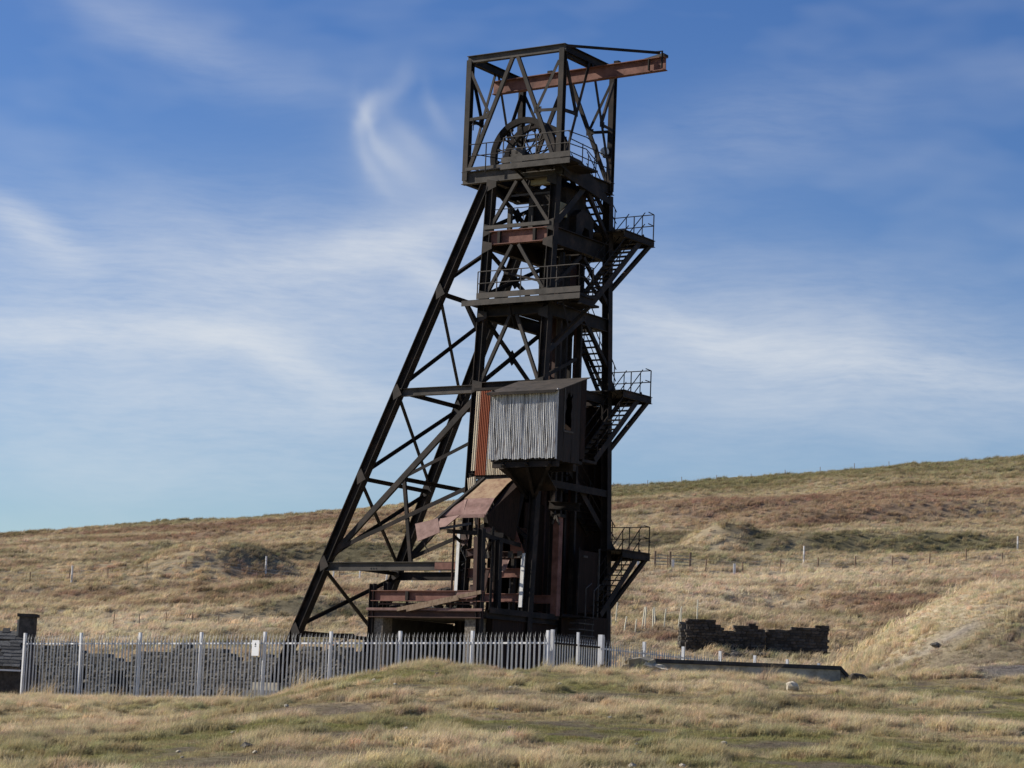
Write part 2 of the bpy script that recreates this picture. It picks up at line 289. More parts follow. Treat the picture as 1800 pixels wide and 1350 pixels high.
def veg(x, y):
    """colour and relative grass length at each point"""
    n = len(x); far = sst(88, 125, y)[:, None]
    st = np.array(VEG['straw']); gr = np.array(VEG['green']); rd = np.array(VEG['red']); pl = np.array(VEG['pale']); dk = np.array(VEG['dark']); so = np.array(VEG['soil'])
    # hillside: bands along the contour
    a = fbm(x / 48 + 3 + y / 90, y / 10, 31); b = fbm(x / 16, y / 3.6, 37); c = fbm(x / 4, y / 2.0, 41, 3)
    hc = st * (1 + .25 * a[:, None])
    hc = hc + (rd - hc) * (sst(.08, .42, a + .55 * b + .3 * c))[:, None] * .8
    hc = hc + (pl - hc) * (sst(.10, .45, -a + .5 * b))[:, None] * .6
    hc = hc + (gr - hc) * (sst(.22, .5, b + .6 * c))[:, None] * .55
    ln_ = np.abs(fbm(x / 22 + .03 * y, y / 5.0, 45, 3)); hc = hc + (np.array((.13, .105, .055)) - hc) * ((1 - sst(.0, .055, ln_)) * sst(-.1, .25, c + .3))[:, None] * .7
    up = .7 * sst(262, 332, y + 22 * b + 14 * c) * (.25 + .75 * sst(-20, 30, x)); hc = hc + (gr * 1.05 - hc) * up[:, None] * .8
    hl = 1 + .5 * b
    # foreground turf: short green-brown sward, straw tussocks, bare soil
    e = fbm(x / 5.5, y / 5.5, 51); f = fbm(x / 2.2, y / 2.2, 53); g = fbm(x / .9, y / .9, 57, 3)
    olive = np.array((.30, .265, .135)); tan = np.array((.44, .35, .215))
    fc = olive + (tan - olive) * sst(-.12, .36, e + .4 * f)[:, None]
    fc = fc + (np.array((.58, .48, .31)) - fc) * sst(.12, .40, f + .5 * g + .25 * e)[:, None]
    fc = fc + (np.array((.25, .235, .09)) - fc) * sst(.02, .34, -e + .35 * g)[:, None] * .8
    bare = sst(.16, .36, -.7 * f - .75 * g - .1 * e)[:, None]
    fc = fc + (so - fc) * bare * .85
    tu = sst(.06, .30, .5 * f + .9 * g + .3 * e); fc = fc + (np.array((.56, .46, .295)) - fc) * (tu * .45)[:, None]
    fl = np.clip(.42 + 1.35 * tu - .6 * bare[:, 0], .15, 2)
    # longer dead grass on the crest of the bank and along the fence
    crest = np.exp(-((y - np.where(x < -1.4, 65.2 + (-1.4 - x) * .74, 65.2)) / 4.0) ** 2) * sst(.0, .35, .25 + f) * (x < 9)
    bk = sst(8.5, 11, x) * sst(66, 71, y + 2 * f) * (1 - sst(95, 105, y)); fl = fl + bk * (.9 + .8 * f); fc = fc + (np.array((.56, .47, .31)) - fc) * (bk * .7)[:, None]
    fc = fc + (np.array((.56, .45, .29)) - fc) * (crest * .75)[:, None]; fl = fl + crest * .9
    col = fc + (hc - fc) * far; ln = fl + (hl - fl) * far[:, 0]
    for (k, cx, cy, rx, ry) in PATCH:
        wob = .55 * fbm(x / (rx * .35 + .5), y / (ry * .35 + .5), 61, 3)
        r = np.sqrt(((x - cx) / rx) ** 2 + ((y - cy) / ry) ** 2) + wob
        w = (1 - sst(.25, 1.35, r + .5 * wob)) * (.92 if k == 'gravel' else .8 if k in ('dark', 'pale') else .62)
        col = col + (np.array(VEG[k]) - col) * w[:, None]
        if k in ('gravel', 'soil'): ln = ln * (1 - w * .9)
        if k == 'dark': ln = ln * (1 - w * .3)
    return col, np.clip(ln, .05, 3)

def veg_mat(name, attr_type, attr, grass):
    m, nt, b = new_mat(name); N, L = nt.nodes, nt.links
    at = N.new('ShaderNodeAttribute'); at.attribute_type = attr_type; at.attribute_name = attr
    src = at.outputs['Color']
    if grass:
        oi = N.new('ShaderNodeObjectInfo'); mr = N.new('ShaderNodeMapRange'); mr.inputs['To Min'].default_value = .8; mr.inputs['To Max'].default_value = 1.22
        L.new(oi.outputs['Random'], mr.inputs[0])
        va = N.new('ShaderNodeAttribute'); va.attribute_type = 'GEOMETRY'; va.attribute_name = 'blade_tone'
        mm = N.new('ShaderNodeMath'); mm.operation = 'MULTIPLY'; L.new(mr.outputs[0], mm.inputs[0]); L.new(va.outputs['Fac'], mm.inputs[1])
        sc = N.new('ShaderNodeVectorMath'); sc.operation = 'SCALE'; L.new(src, sc.inputs[0]); L.new(mm.outputs[0], sc.inputs['Scale'])
        src = sc.outputs[0]
        out = N['Material Output']; d = N.new('ShaderNodeBsdfDiffuse'); t = N.new('ShaderNodeBsdfTranslucent'); mx = N.new('ShaderNodeMixShader'); mx.inputs[0].default_value = .35
        L.new(src, d.inputs[0]); L.new(src, t.inputs[0]); L.new(d.outputs[0], mx.inputs[1]); L.new(t.outputs[0], mx.inputs[2]); L.new(mx.outputs[0], out.inputs[0])
        N.remove(b)
    else:
        f = tex_noise(nt, 9.0, 6, .75); f2 = tex_noise(nt, 1.1, 5, .7, 'Object', (1, 1.6, 1))
        mr = N.new('ShaderNodeMapRange'); mr.inputs['From Min'].default_value = .25; mr.inputs['From Max'].default_value = .75; mr.inputs['To Min'].default_value = .45; mr.inputs['To Max'].default_value = 1.3
        L.new(f, mr.inputs[0]); mr2 = N.new('ShaderNodeMapRange'); mr2.inputs['From Min'].default_value = .3; mr2.inputs['From Max'].default_value = .7; mr2.inputs['To Min'].default_value = .65; mr2.inputs['To Max'].default_value = 1.2
        L.new(f2, mr2.inputs[0]); mm = N.new('ShaderNodeMath'); mm.operation = 'MULTIPLY'; L.new(mr.outputs[0], mm.inputs[0]); L.new(mr2.outputs[0], mm.inputs[1])
        sc = N.new('ShaderNodeVectorMath'); sc.operation = 'SCALE'; L.new(src, sc.inputs[0]); L.new(mm.outputs[0], sc.inputs['Scale'])
        L.new(sc.outputs[0], b.inputs['Base Color']); b.inputs['Roughness'].default_value = .95; b.inputs['Specular IOR Level'].default_value = .05
        bump(nt, b, f, .7, .08)
    return m
M['ground'] = veg_mat('moorland_ground', 'GEOMETRY', 'tint', False)
M['grass'] = veg_mat('moorland_grass', 'INSTANCER', 'tint', True)

def axis(segs):
    out = [segs[0][0]]
    for a, b, d0, d1 in segs:
        p = a; L = b - a
        while p < b - 1e-6:
            d = d0 + (d1 - d0) * (p - a) / L; p = min(p + d, b); out.append(p)
    return np.array(out)
def build_ground():
    xs = axis([(0, 30, .5, .6), (30, 90, .7, 1.3), (90, 300, 1.6, 14), (300, 3500, 16, 400)]); xs = np.concatenate([-xs[:0:-1], xs])
    ys = axis([(-600, -40, 60, 8), (-40, 15, 6, 1.2), (15, 100, .45, .6), (100, 340, .8, 1.3), (340, 480, 1.6, 10), (480, 4500, 12, 420)])
    Xg, Yg = np.meshgrid(xs, ys); x = Xg.ravel(); y = Yg.ravel(); z = height(x, y)
    nx, ny = len(xs), len(ys); i = np.arange(nx * ny).reshape(ny, nx)
    F = np.stack([i[:-1, :-1].ravel(), i[:-1, 1:].ravel(), i[1:, 1:].ravel(), i[1:, :-1].ravel()], 1)
    me = bpy.data.meshes.new('ground'); me.vertices.add(nx * ny); me.vertices.foreach_set('co', np.stack([x, y, z], 1).ravel())
    me.loops.add(F.size); me.loops.foreach_set('vertex_index', F.ravel().astype(np.int32)); me.polygons.add(len(F))
    me.polygons.foreach_set('loop_start', np.arange(0, F.size, 4, dtype=np.int32)); me.polygons.foreach_set('loop_total', np.full(len(F), 4, np.int32))
    me.polygons.foreach_set('use_smooth', np.ones(len(F), bool)); me.update(calc_edges=True)
    col, _ = veg(x, y); at = me.color_attributes.new('tint', 'FLOAT_COLOR', 'POINT')
    at.data.foreach_set('color', np.concatenate([col * .8, np.ones((len(x), 1))], 1).ravel())
    o = link('ground', me, 'ground'); tag(o, None, kind='structure'); return o
ground = build_ground()

# grass: clumps scattered over the ground
def clump_mesh(name, nb, h, rad, w, lean, spread, rng):
    V, F, S = [], [], []
    for _ in range(nb):
        a = rng.uniform(0, 6.283); r = rad * math.sqrt(rng.uniform()); bx, by = r * math.cos(a), r * math.sin(a)
        hh = h * rng.uniform(.45, 1.0); az = rng.uniform(0, 6.283); sp = spread * rng.uniform(.2, 1)
        lx, ly = math.cos(az) * sp + lean[0] * rng.uniform(.5, 1.3), math.sin(az) * sp + lean[1] * rng.uniform(.5, 1.3)
        tone = rng.uniform(.78, 1.2); fa = rng.uniform(0, 6.283); wx, wy = math.cos(fa) * w / 2, math.sin(fa) * w / 2; n = len(V)  # one random tone for the whole blade
        for k, (t, ww) in enumerate(((0, 1.), (.5, .8), (1., 0))):
            cx = bx + lx * hh * t * t; cy = by + ly * hh * t * t; cz = hh * t * (1 - .25 * t * math.hypot(lx, ly)) - .03 * (t == 0)
            sh = tone
            if ww > 0:
                V += [(cx - wx * ww, cy - wy * ww, cz), (cx + wx * ww, cy + wy * ww, cz)]; S += [sh, sh]
            else: V.append((cx, cy, cz)); S.append(sh)
        F += [(n, n + 1, n + 3, n + 2), (n + 2, n + 3, n + 4)]
    me = bpy.data.meshes.new(name); me.from_pydata(V, [], F); me.update()
    at = me.attributes.new('blade_tone', 'FLOAT', 'POINT'); at.data.foreach_set('value', np.array(S, np.float32)); me.materials.append(M['grass']); return me
def scatter(name, label, pts, rot, scl, idx, tint, variants):
    src = bpy.data.collections.new(name + '_kinds')
    for k, me in enumerate(variants): src.objects.link(bpy.data.objects.new('grass_clump', me))
    me = bpy.data.meshes.new(name); n = len(pts); me.vertices.add(n); me.vertices.foreach_set('co', pts.ravel())
    for nm, ty, key, arr in (('rot', 'FLOAT_VECTOR', 'vector', rot), ('scl', 'FLOAT_VECTOR', 'vector', scl), ('tint', 'FLOAT_COLOR', 'color', tint)):
        a = me.attributes.new(nm, ty, 'POINT'); a.data.foreach_set(key, arr.ravel().astype(np.float32))
    a = me.attributes.new('kind_index', 'INT', 'POINT'); a.data.foreach_set('value', idx.astype(np.int32))
    o = link(name, me, 'grass'); tag(o, label, 'grass', kind='stuff')
    ng = bpy.data.node_groups.new(name, 'GeometryNodeTree'); ng.interface.new_socket('Geometry', in_out='INPUT', socket_type='NodeSocketGeometry'); ng.interface.new_socket('Geometry', in_out='OUTPUT', socket_type='NodeSocketGeometry')
    N, L = ng.nodes, ng.links; gi = N.new('NodeGroupInput'); go = N.new('NodeGroupOutput'); ip = N.new('GeometryNodeInstanceOnPoints'); ci = N.new('GeometryNodeCollectionInfo')
    ci.inputs['Collection'].default_value = src; ci.inputs['Separate Children'].default_value = True; ci.inputs['Reset Children'].default_value = True
    def na(nm, ty):
        q = N.new('GeometryNodeInputNamedAttribute'); q.data_type = ty; q.inputs['Name'].default_value = nm; return q.outputs['Attribute']
    ip.inputs['Pick Instance'].default_value = True
    L.new(gi.outputs[0], ip.inputs['Points']); L.new(ci.outputs[0], ip.inputs['Instance']); L.new(na('kind_index', 'INT'), ip.inputs['Instance Index'])
    L.new(na('rot', 'FLOAT_VECTOR'), ip.inputs['Rotation']); L.new(na('scl', 'FLOAT_VECTOR'), ip.inputs['Scale']); L.new(ip.outputs[0], go.inputs[0])
    md = o.modifiers.new('scatter', 'NODES'); md.node_group = ng; return o
def build_grass():
    rng = np.random.default_rng(5)
    def field(name, label, dens, y0, y1, half, lenk, keep, variants, yaw, pick=None):
        ymid = np.linspace(y0, y1, 400); wgt = half(ymid) * dens(ymid); tot = int(np.sum(wgt) * 2 * (y1 - y0) / 400)
        y = rng.choice(ymid, tot, p=wgt / wgt.sum()) + rng.uniform(-.5, .5, tot) * (y1 - y0) / 400
        x = rng.uniform(-1, 1, tot) * half(y)
        col, ln = veg(x, y); k = keep(x, y, ln, rng); x, y, col, ln = x[k], y[k], col[k], ln[k]; n = len(x)
        z = height(x, y); s = lenk * ln ** .7 * rng.uniform(.65, 1.35, n) * (np.where(y < 104, .5, 1.0) if name == 'hillside_grass' else 1.0)
        rot = np.stack([rng.normal(0, .10, n), rng.normal(0, .10, n), yaw(rng, n)], 1); scl = np.stack([s ** .5 * lenk ** .5, s ** .5 * lenk ** .5, s], 1)
        j = rng.uniform(.86, 1.16, (n, 1)) * np.clip(1 + rng.normal(0, .05, (n, 3)), .8, 1.2)
        scatter(name, label, np.stack([x, y, z], 1), rot, scl, (pick(ln, n) if pick else rng.integers(0, len(variants), n)), np.concatenate([col * j * 1.08, np.ones((n, 1))], 1), variants)
    r2 = np.random.default_rng(3)
    near = [clump_mesh('tuft', 44, .075, .15, .0075, (.5, .05), .9, r2) for _ in range(4)] + [clump_mesh('tussock', 60, .15, .10, .0075, (.7, .0), .8, r2) for _ in range(3)]
    hill = [clump_mesh('moor_tuft', 26, .46, .30, .032, (.9, .1), .5, r2) for _ in range(5)]
    tall = [clump_mesh('rush', 30, .38, .10, .008, (.55, .0), .5, r2) for _ in range(3)]
    def blocked(x, y):
        g = np.zeros(len(x), bool); return g
    field('foreground_grass', 'short dead and green grass covering the bank in front of the palisade fence', lambda y: 60 + 40 * (y < 45), 24, 76, lambda y: .255 * y + 3, 1.0,
          lambda x, y, ln, r: r.uniform(0, 1, len(x)) < np.clip(.25 + ln, 0, 1), near, lambda r, n: r.normal(0, .9, n), lambda ln, n: np.where(ln * rng.uniform(.45, 1.45, n) > 1.05, rng.integers(4, 7, n), rng.integers(0, 4, n)))
    field('tall_grass', 'taller dead grass stems on the crest of the bank and along the fence foot', lambda y: .9 + 0 * y, 40, 84, lambda y: .24 * y + 2, 1.0,
          lambda x, y, ln, r: r.uniform(0, 1, len(x)) < np.exp(-((y - np.where(x < -1.4, 66.5 + (-1.4 - x) * .74, 66.0)) / 4.0) ** 2) * (x < 12) + .03, tall, lambda r, n: r.normal(0, .7, n))
    field('hillside_grass', 'long straw coloured moor grass over the whole hillside', lambda y: 4.2 - 1.6 * sst(180, 330, y), 76, 345, lambda y: .235 * y + 8, 1.0,
          lambda x, y, ln, r: (r.uniform(0, 1, len(x)) < np.clip(.3 + ln, 0, 1)) & ~((np.abs(x - 0) < 13) & (y < 99) & (x < 8)), hill, lambda r, n: r.normal(0, .7, n))
build_grass()

# ================================================================== headframe
HF_O = (0.8636, 88.0, 0.6); HF_R = math.radians(-33.0)
HF = empty('headframe', HF_O, HF_R)
tag(HF, 'tall rusty steel mine headframe with raking back legs, winding wheels and outside stairs', 'headframe')
def P(u, v, z): return Vector((-u, v, z - HF_O[2]))
NV = (0, -1, 0); NU = (1, 0, 0); UP = (0, 0, 1)
vB = lambda z: .055 * (z - 4); vC = lambda z: 5.5 - .052 * (z - 4)
PA = lambda u, z, off=0: (u, vB(z) + off, z)          # on the battered front face
PC = lambda u, z, off=0: (u, vC(z) + off, z)          # on the battered rear face
def mem(name, a, b, sec, mat='steel', n=NV, parent=None, label=None):
    V, F = extrude(sec, P(*a), P(*b), n); o = link(name, mesh(name, V, F), mat, parent or HF)
    if label: o['label'] = label
    return o
def plate(name, poly, n, th=.012, mat='steel', parent=None):
    V, F = slab([P(*p) for p in poly], n, th); return link(name, mesh(name, V, F), mat, parent or HF)
def hbox(name, u0, u1, v0, v1, z0, z1, mat='steel', parent=None):
    V, F = box(-u1, -u0, v0, v1, z0 - HF_O[2], z1 - HF_O[2]); return link(name, mesh(name, V, F), mat, parent or HF)
def pipe(name, pts, r=.022, mat='steel', parent=None, k=6):
    V, F = tube([P(*p) for p in pts], r, k); return link(name, mesh(name, V, F), mat, parent or HF)
W = 2.85
LEG = sec_I(.30, .30, .028, .016)
for f, u in ((PA, 0.0), (PA, W), (PC, 0.0), (PC, W)):
    mem('leg', f(u, .4), f(u, 20.1), LEG)
    b = f(u, .55); hbox('base_plate', u - .3, u + .3, b[1] - .3, b[1] + .3, .3, .56)
# raking back legs
S1 = lambda z: 3.2 + .43 * (19.72 - z); S2 = lambda z: 4.17 + .448 * (18.0 - z)
STAY = sec_I(.36, .34, .03, .018)
mem('back_leg', PA(S1(20.0), 20.0), PA(S1(.3), .3), STAY); mem('back_leg', PC(S2(20.0), 20.0), PC(S2(.3), .3), STAY)
# stay panel: struts between the two back legs and crossed diagonals
def sp1(z, d=0): return (S1(z), vB(z) + .1, z)
def sp2(z, d=0): return (S2(z), vC(z) - .1, z)
ANG = sec_L(.15, .12)
for z in (16.0, 12.3, 9.0, 5.75, 3.15): mem('strut', sp1(z), sp2(z), sec_L(.17, .14), n=UP)
for za, zb in ((16.55, 19.3), ):
    mem('diagonal_brace', sp1(za), sp2(zb), sec_U(.15, .09), n=(-1, 0, .4))
for z0, z1 in ((12.55, 15.8), (9.25, 12.1), (6.0, 8.8), (3.4, 5.5)):
    mem('diagonal_brace', sp1(z1), (S2(z0) , vC(z0) - .1, z0), ANG, n=(-1, 0, .4)); mem('diagonal_brace', (S1(z0) + .06, vB(z0) + .1, z0), (S2(z1) + .06, vC(z1) - .1, z1), sec_L(.13, .1), n=(-1, 0, .4))
mem('diagonal_brace', (S1(3.0), .0, 3.0), ((S1(.9) + S2(.9)) / 2 - 2.4, 2.0, 3.1), sec_L(.12, .1), n=(-1, 0, .4))
mem('diagonal_brace', (9.2, 2.1, 3.1), (S1(1.2), vB(1.2), 1.2), sec_L(.13, .1), n=(-1, 0, .4))
# side panels between back legs and tower legs
for (PF, S, sg) in ((PA, S1, -1), (PC, S2, 1)):
    o = -.0
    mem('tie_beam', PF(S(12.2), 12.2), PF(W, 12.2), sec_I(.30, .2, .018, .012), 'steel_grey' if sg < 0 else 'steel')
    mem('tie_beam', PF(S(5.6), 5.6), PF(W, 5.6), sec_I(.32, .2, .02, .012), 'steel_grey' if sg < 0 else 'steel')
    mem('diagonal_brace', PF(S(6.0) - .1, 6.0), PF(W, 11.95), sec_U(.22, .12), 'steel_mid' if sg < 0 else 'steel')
    mem('diagonal_brace', PF(S(6.2) - .1, 6.2, .02), PF(W, 8.55, .02), sec_L(.16, .12))
    md = PF((S(6.0) + W) / 2 - .05, 8.95)
    mem('diagonal_brace', (md[0], md[1] + .03, md[2]), PF(W, 10.25, .03), sec_L(.13, .1))
    mem('hanger', (md[0], md[1] + .04, md[2]), PF(md[0] - .6, 5.75, .04), sec_L(.14, .1))
md = PA((S1(6.0) + W) / 2 - .05, 8.95); me_ = PC((S2(6.0) + W) / 2 - .05, 8.95)
mem('strut', md, me_, sec_L(.18, .14), n=UP)
hbox('beam_patch', W + .18, W + 1.25, vB(5.6) - .115, vB(5.6) - .09, 5.47, 5.73, 'steel_red')
for k in range(3):
    for j in range(2): hbox('bolt_hole', 7.05 - .12 * k - .25 * j, 7.10 - .12 * k - .25 * j, vB(5.6) - .025, vB(5.6) - .012, 5.50 + .10 * j, 5.545 + .10 * j, 'ink')

# front face bracing (inverted V in each storey)
def vee(zt, zb, ut=1.55, mat='steel_mid', wd=.125, dx=.14):
    mem('diagonal_brace', PA(ut + dx, zt, -.10), PA(W - .14, zb, -.10), sec_L(wd, .11), mat); mem('diagonal_brace', PA(ut - dx, zt, -.10), PA(.14, zb, -.10), sec_L(wd, .11), mat)
vee(20.05, 18.35); vee(17.6, 15.75); vee(14.9, 12.35, 1.42)
mem('lacing_bar', PA(2.1, 16.6, .1), PA(.2, 16.1, .1), sec_L(.09, .07))
# rear face and the two end faces: crossed braces
def cross(pa, pb, pc, pd, n, wd=.14, mat='steel'):
    mem('diagonal_brace', pa, pd, sec_L(wd, .1), mat, n); mem('diagonal_brace', pb, pc, sec_L(wd, .1), mat, (-Vector(n)))
for z0, z1 in ((12.4, 15.0), (15.8, 17.5), (18.4, 20.0)):
    cross((W, vB(z0) + .1, z0), (W, vC(z0) - .1, z0), (W, vB(z1) + .1, z1), (W, vC(z1) - .1, z1), (-1, 0, 0))
    zm = (z0 + z1) / 2; vm = (vB(zm) + vC(zm)) / 2
    plate('gusset', [(W + .03, vm - .22, zm - .12), (W + .03, vm, zm - .3), (W + .03, vm + .22, zm - .12), (W + .03, vm + .22, zm + .12), (W + .03, vm, zm + .3), (W + .03, vm - .22, zm + .12)], (-1, 0, 0), .02)
for z0, z1 in ((12.4, 15.0), (15.8, 17.4), (18.4, 20.0)):
    mem('diagonal_brace', PC(W, z0), PC(1.5, z1), ANG); mem('diagonal_brace', PC(0, z0), PC(1.35, z1), ANG)
# right-hand face braces
mem('diagonal_brace', (-.12, vB(13.55) + .1, 13.55), (-.12, 2.95, 15.1), sec_L(.2, .13), 'steel_mid', (1, -.6, 0))
mem('diagonal_brace', (-.1, vC(13.55) - .1, 13.55), (-.1, 3.05, 15.1), sec_L(.15, .11), 'steel', NU)
mem('diagonal_brace', (-.12, vB(18.4) + .1, 18.4), (-.12, 2.8, 20.1), sec_L(.2, .13), 'steel_mid', (1, -.6, 0))
mem('diagonal_brace', (-.1, vC(18.4) - .1, 18.4), (-.1, 2.9, 20.1), sec_L(.16, .11), 'steel', NU)
mem('diagonal_brace', (-.1, vB(15.9) + .1, 15.9), (-.1, 2.7, 17.4), sec_L(.15, .11), 'steel', NU)
mem('diagonal_brace', (-.1, vC(15.9) - .1, 15.9), (-.1, 2.9, 17.4), sec_L(.15, .11), 'steel', NU)
mem('diagonal_brace', (-.1, vB(12.6) + .1, 12.6), (-.1, 2.6, 13.5), sec_L(.13, .1), 'steel', NU)
# storey girders
zc = 17.92
g1 = mem('girder', PA(W - .15, zc, -.02), PA(.15, zc, -.02), sec_I(.52, .26, .03, .014), 'steel_red')
for u in (2.28, .72): hbox('stiffener', u - .055, u + .055, vB(zc) - .15, vB(zc) - .03, zc - .23, zc + .23, 'steel', g1)
mem('walkway_edge', PA(W + .1, 18.32, -.2), PA(.05, 18.32, -.2), sec_U(.14, .07), 'steel_grey')
hbox('floor_deck', .1, W - .1, vB(18) + .2, vC(18) - .2, 18.2, 18.26)
for f in (PC, ): mem('girder', f(W, zc), f(0, zc), sec_I(.6, .26))
for u in (0.0, W): mem('girder', (u, vB(zc) + .15, zc - .05), (u, vC(zc) - .15, zc - .05), sec_I(.66, .26, .03, .016), 'steel', NU)
for zg in (15.1, 12.25):
    mem('girder', PA(W, zg), PA(0, zg), sec_I(.36, .22)); mem('girder', PC(W, zg), PC(0, zg), sec_I(.36, .22))
    for u in (0.0, W): mem('girder', (u, vB(zg), zg), (u, vC(zg), zg), sec_I(.5 if zg > 15 else .36, .22), 'steel', NU)
# machinery on the upper floor: levers, keps box, bell crank
hbox('counterweight', .1, .62, 1.4, 1.9, 18.75, 19.25, 'yellow'); hbox('housing', .35, 1.75, 2.2, 3.6, 18.26, 20.0, 'steel'); hbox('yellow_beam', .15, 1.35, 1.25, 1.45, 19.95, 20.3, 'yellow')
hbox('post', 2.35, 2.5, 1.5, 1.65, 18.26, 19.25, 'steel_grey'); hbox('post', 1.75, 1.95, 2.1, 2.3, 18.26, 19.7, 'steel_grey'); hbox('post', 2.55, 2.75, 4.0, 4.2, 18.26, 20.1)
pipe('lever', [(1.4, .9, 18.4), (1.4, .9, 18.75), (1.35, .9, 18.78)], .025, 'steel_grey'); pipe('lever', [(1.0, .9, 18.4), (1.0, .9, 18.7)], .025, 'steel_grey'); pipe('grab_rail', [(2.7, .9, 19.05), (.2, .9, 19.05)], .018, 'steel_grey')
gb = plate('gear_case', [(.05, 2.5, 18.25), (.05, 2.5, 18.95), (.05, 2.9, 19.25), (.05, 3.5, 19.15), (.05, 3.75, 18.95), (.05, 3.75, 18.25), (.05, 3.5, 18.25), (.05, 3.4, 18.55), (.05, 3.1, 18.6), (.05, 2.9, 18.25)], NU, .5)
for u, a in ((1.45, 19.6), ): mem('cross_bar', (2.4, 1.2, a), (.4, 1.2, a), sec_L(.08, .06), 'steel_grey')
# shaft guides and the skip inside the tower
for (u, v, w, m_) in ((.98, 2.35, .16, 'steel_brown'), (.62, 2.35, .12, 'steel_grey'), (.30, 2.3, .22, 'steel'), (-.02 + .1, 3.0, .2, 'steel'), (1.25, 3.1, .2, 'steel_brown'), (1.5, 2.6, .1, 'steel'), (.9, 3.6, .22, 'steel'), (.45, 3.4, .2, 'steel_brown'), (.15, 1.7, .16, 'steel')):
    mem('guide', (u, v, 1.0), (u, v, 17.4), sec_U(w, .12), m_)
pipe('air_pipe', [(1.15, 2.2, 9), (1.15, 2.2, 17.3)], .06, 'yellow', k=8); pipe('air_pipe', [(1.0, 2.2, 9), (1.0, 2.2, 17.3)], .05, 'yellow', k=8)
hbox('skip', .45, 1.15, 2.6, 3.3, 15.3, 17.3, 'steel_brown')

# ---- head box over the sheaves
u0, u1, v0, v1, zb, zt = -.1, 4.05, .9, 4.6, 20.37, 24.98
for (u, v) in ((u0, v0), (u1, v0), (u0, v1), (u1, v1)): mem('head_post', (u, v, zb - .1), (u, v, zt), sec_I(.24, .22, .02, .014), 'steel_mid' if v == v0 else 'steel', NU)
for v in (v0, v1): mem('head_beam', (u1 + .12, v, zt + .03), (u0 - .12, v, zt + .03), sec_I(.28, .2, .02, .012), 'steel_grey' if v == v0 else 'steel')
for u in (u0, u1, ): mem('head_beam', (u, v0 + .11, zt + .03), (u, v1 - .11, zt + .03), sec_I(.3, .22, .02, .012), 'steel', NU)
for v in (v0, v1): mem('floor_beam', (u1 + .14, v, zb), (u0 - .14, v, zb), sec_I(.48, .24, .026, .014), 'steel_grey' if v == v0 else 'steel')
for u in (u0, u1, 1.3, 2.9): mem('floor_beam', (u, v0 + .12, zb - .02), (u, v1 - .12, zb - .02), sec_I(.42, .22, .024, .014), 'steel', NU)
plate('head_deck', [(u1, v0, zb + .25), (3.3, v0, zb + .25), (3.3, v1, zb + .25), (u1, v1, zb + .25)], UP, .03)
plate('head_deck', [(.9, v0, zb + .25), (u0, v0, zb + .25), (u0, v1, zb + .25), (.9, v1, zb + .25)], UP, .03)
def headvee(c0, c1, n, mat, fl):
    # inverted V down from mid top to the feet, with a small strut and a short brace back to each post
    a, b = Vector(c0), Vector(c1); mid = (a + b) / 2; z1_, z0_ = zt - .12, zb + .3
    q = lambda p, z: (p.x, p.y, z)
    for end, sgn in ((a, 1), (b, -1)):
        d = (mid - end); top = mid - d.normalized() * .12; foot = end + d.normalized() * .16; L = lambda t: top + (foot - top) * t
        mem('head_brace', q(top, z1_), q(foot, z0_), sec_L(.15, .1), mat, n)
        t = .52; zk = z1_ + (z0_ - z1_) * t; kn = L(t)
        mem('head_strut', q(kn, zk), q(end + d.normalized() * .1, zk - .05), sec_L(.12, .08), mat, n)
        mem('head_brace', q(kn, zk + .05), q(end + d.normalized() * .1, z1_ - .35), sec_L(.12, .08), mat, n)
        plate('gusset', [tuple(kn + d.normalized() * x) [:2] + (zk + z,) for x, z in ((-.2, -.1), (.12, -.1), (.12, .14), (-.2, .14))], n, .016, mat)
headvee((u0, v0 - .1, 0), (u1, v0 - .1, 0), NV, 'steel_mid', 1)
headvee((u0 - .1, v0, 0), (u0 - .1, v1, 0), NU, 'steel', 1)
headvee((u0, v1, 0), (u1, v1, 0), NV, 'steel', 1)
headvee((u1, v0, 0), (u1, v1, 0), (-1, 0, 0), 'steel', 1)
# crane runway beam on top and its ties
rb = mem('runway_beam', (4.25, 2.85, 24.38), (-3.4, 2.85, 24.50), sec_I(.52, .26, .03, .02), 'steel_red')
hbox('beam_clip', 1.55, 1.75, 2.75, 2.95, 24.68, 24.78, 'steel', rb); hbox('beam_clip', -1.4, -1.2, 2.75, 2.95, 24.73, 24.83, 'steel', rb)
mem('stiffener', (-2.75, 2.72, 24.28), (-2.75, 2.72, 24.72), sec_B(.05, .1), 'steel', NV, rb); mem('end_bracket', (-3.35, 2.7, 24.80), (-3.35, 3.0, 24.80), sec_B(.12, .1), 'steel', UP, rb)
mem('tie_rod', (u0 - .05, v0, 25.08), (-3.2, 2.75, 24.90), sec_L(.11, .08), 'steel'); mem('tie_rod', (u0 - .05, v1, 25.08), (-3.2, 2.95, 24.90), sec_L(.11, .08), 'steel')
mem('head_beam', (u0, v0 + .2, 24.80), (u0, v1 - .2, 24.80), sec_I(.2, .2), 'steel', NU)
pipe('end_stop', [(-3.3, 2.72, 24.3), (-3.3, 2.72, 24.95), (-2.9, 2.72, 24.95)], .04)
# floodlight on the far post, lever on the near post
fl = hbox('floodlight', -.05, .05, 4.25, 4.4, 21.55, 21.95, 'steel'); V, F = tube([P(-.10, 4.15, 21.75), P(-.02, 4.22, 21.75)], .17, 12); link('lamp_glass', mesh('lamp_glass', V, F), 'glass_lamp', fl)
pipe('valve_handle', [(3.75, .8, 22.2), (3.75, .8, 22.65)], .02); pipe('valve_handle', [(3.66, .8, 22.42), (3.84, .8, 22.42)], .02)

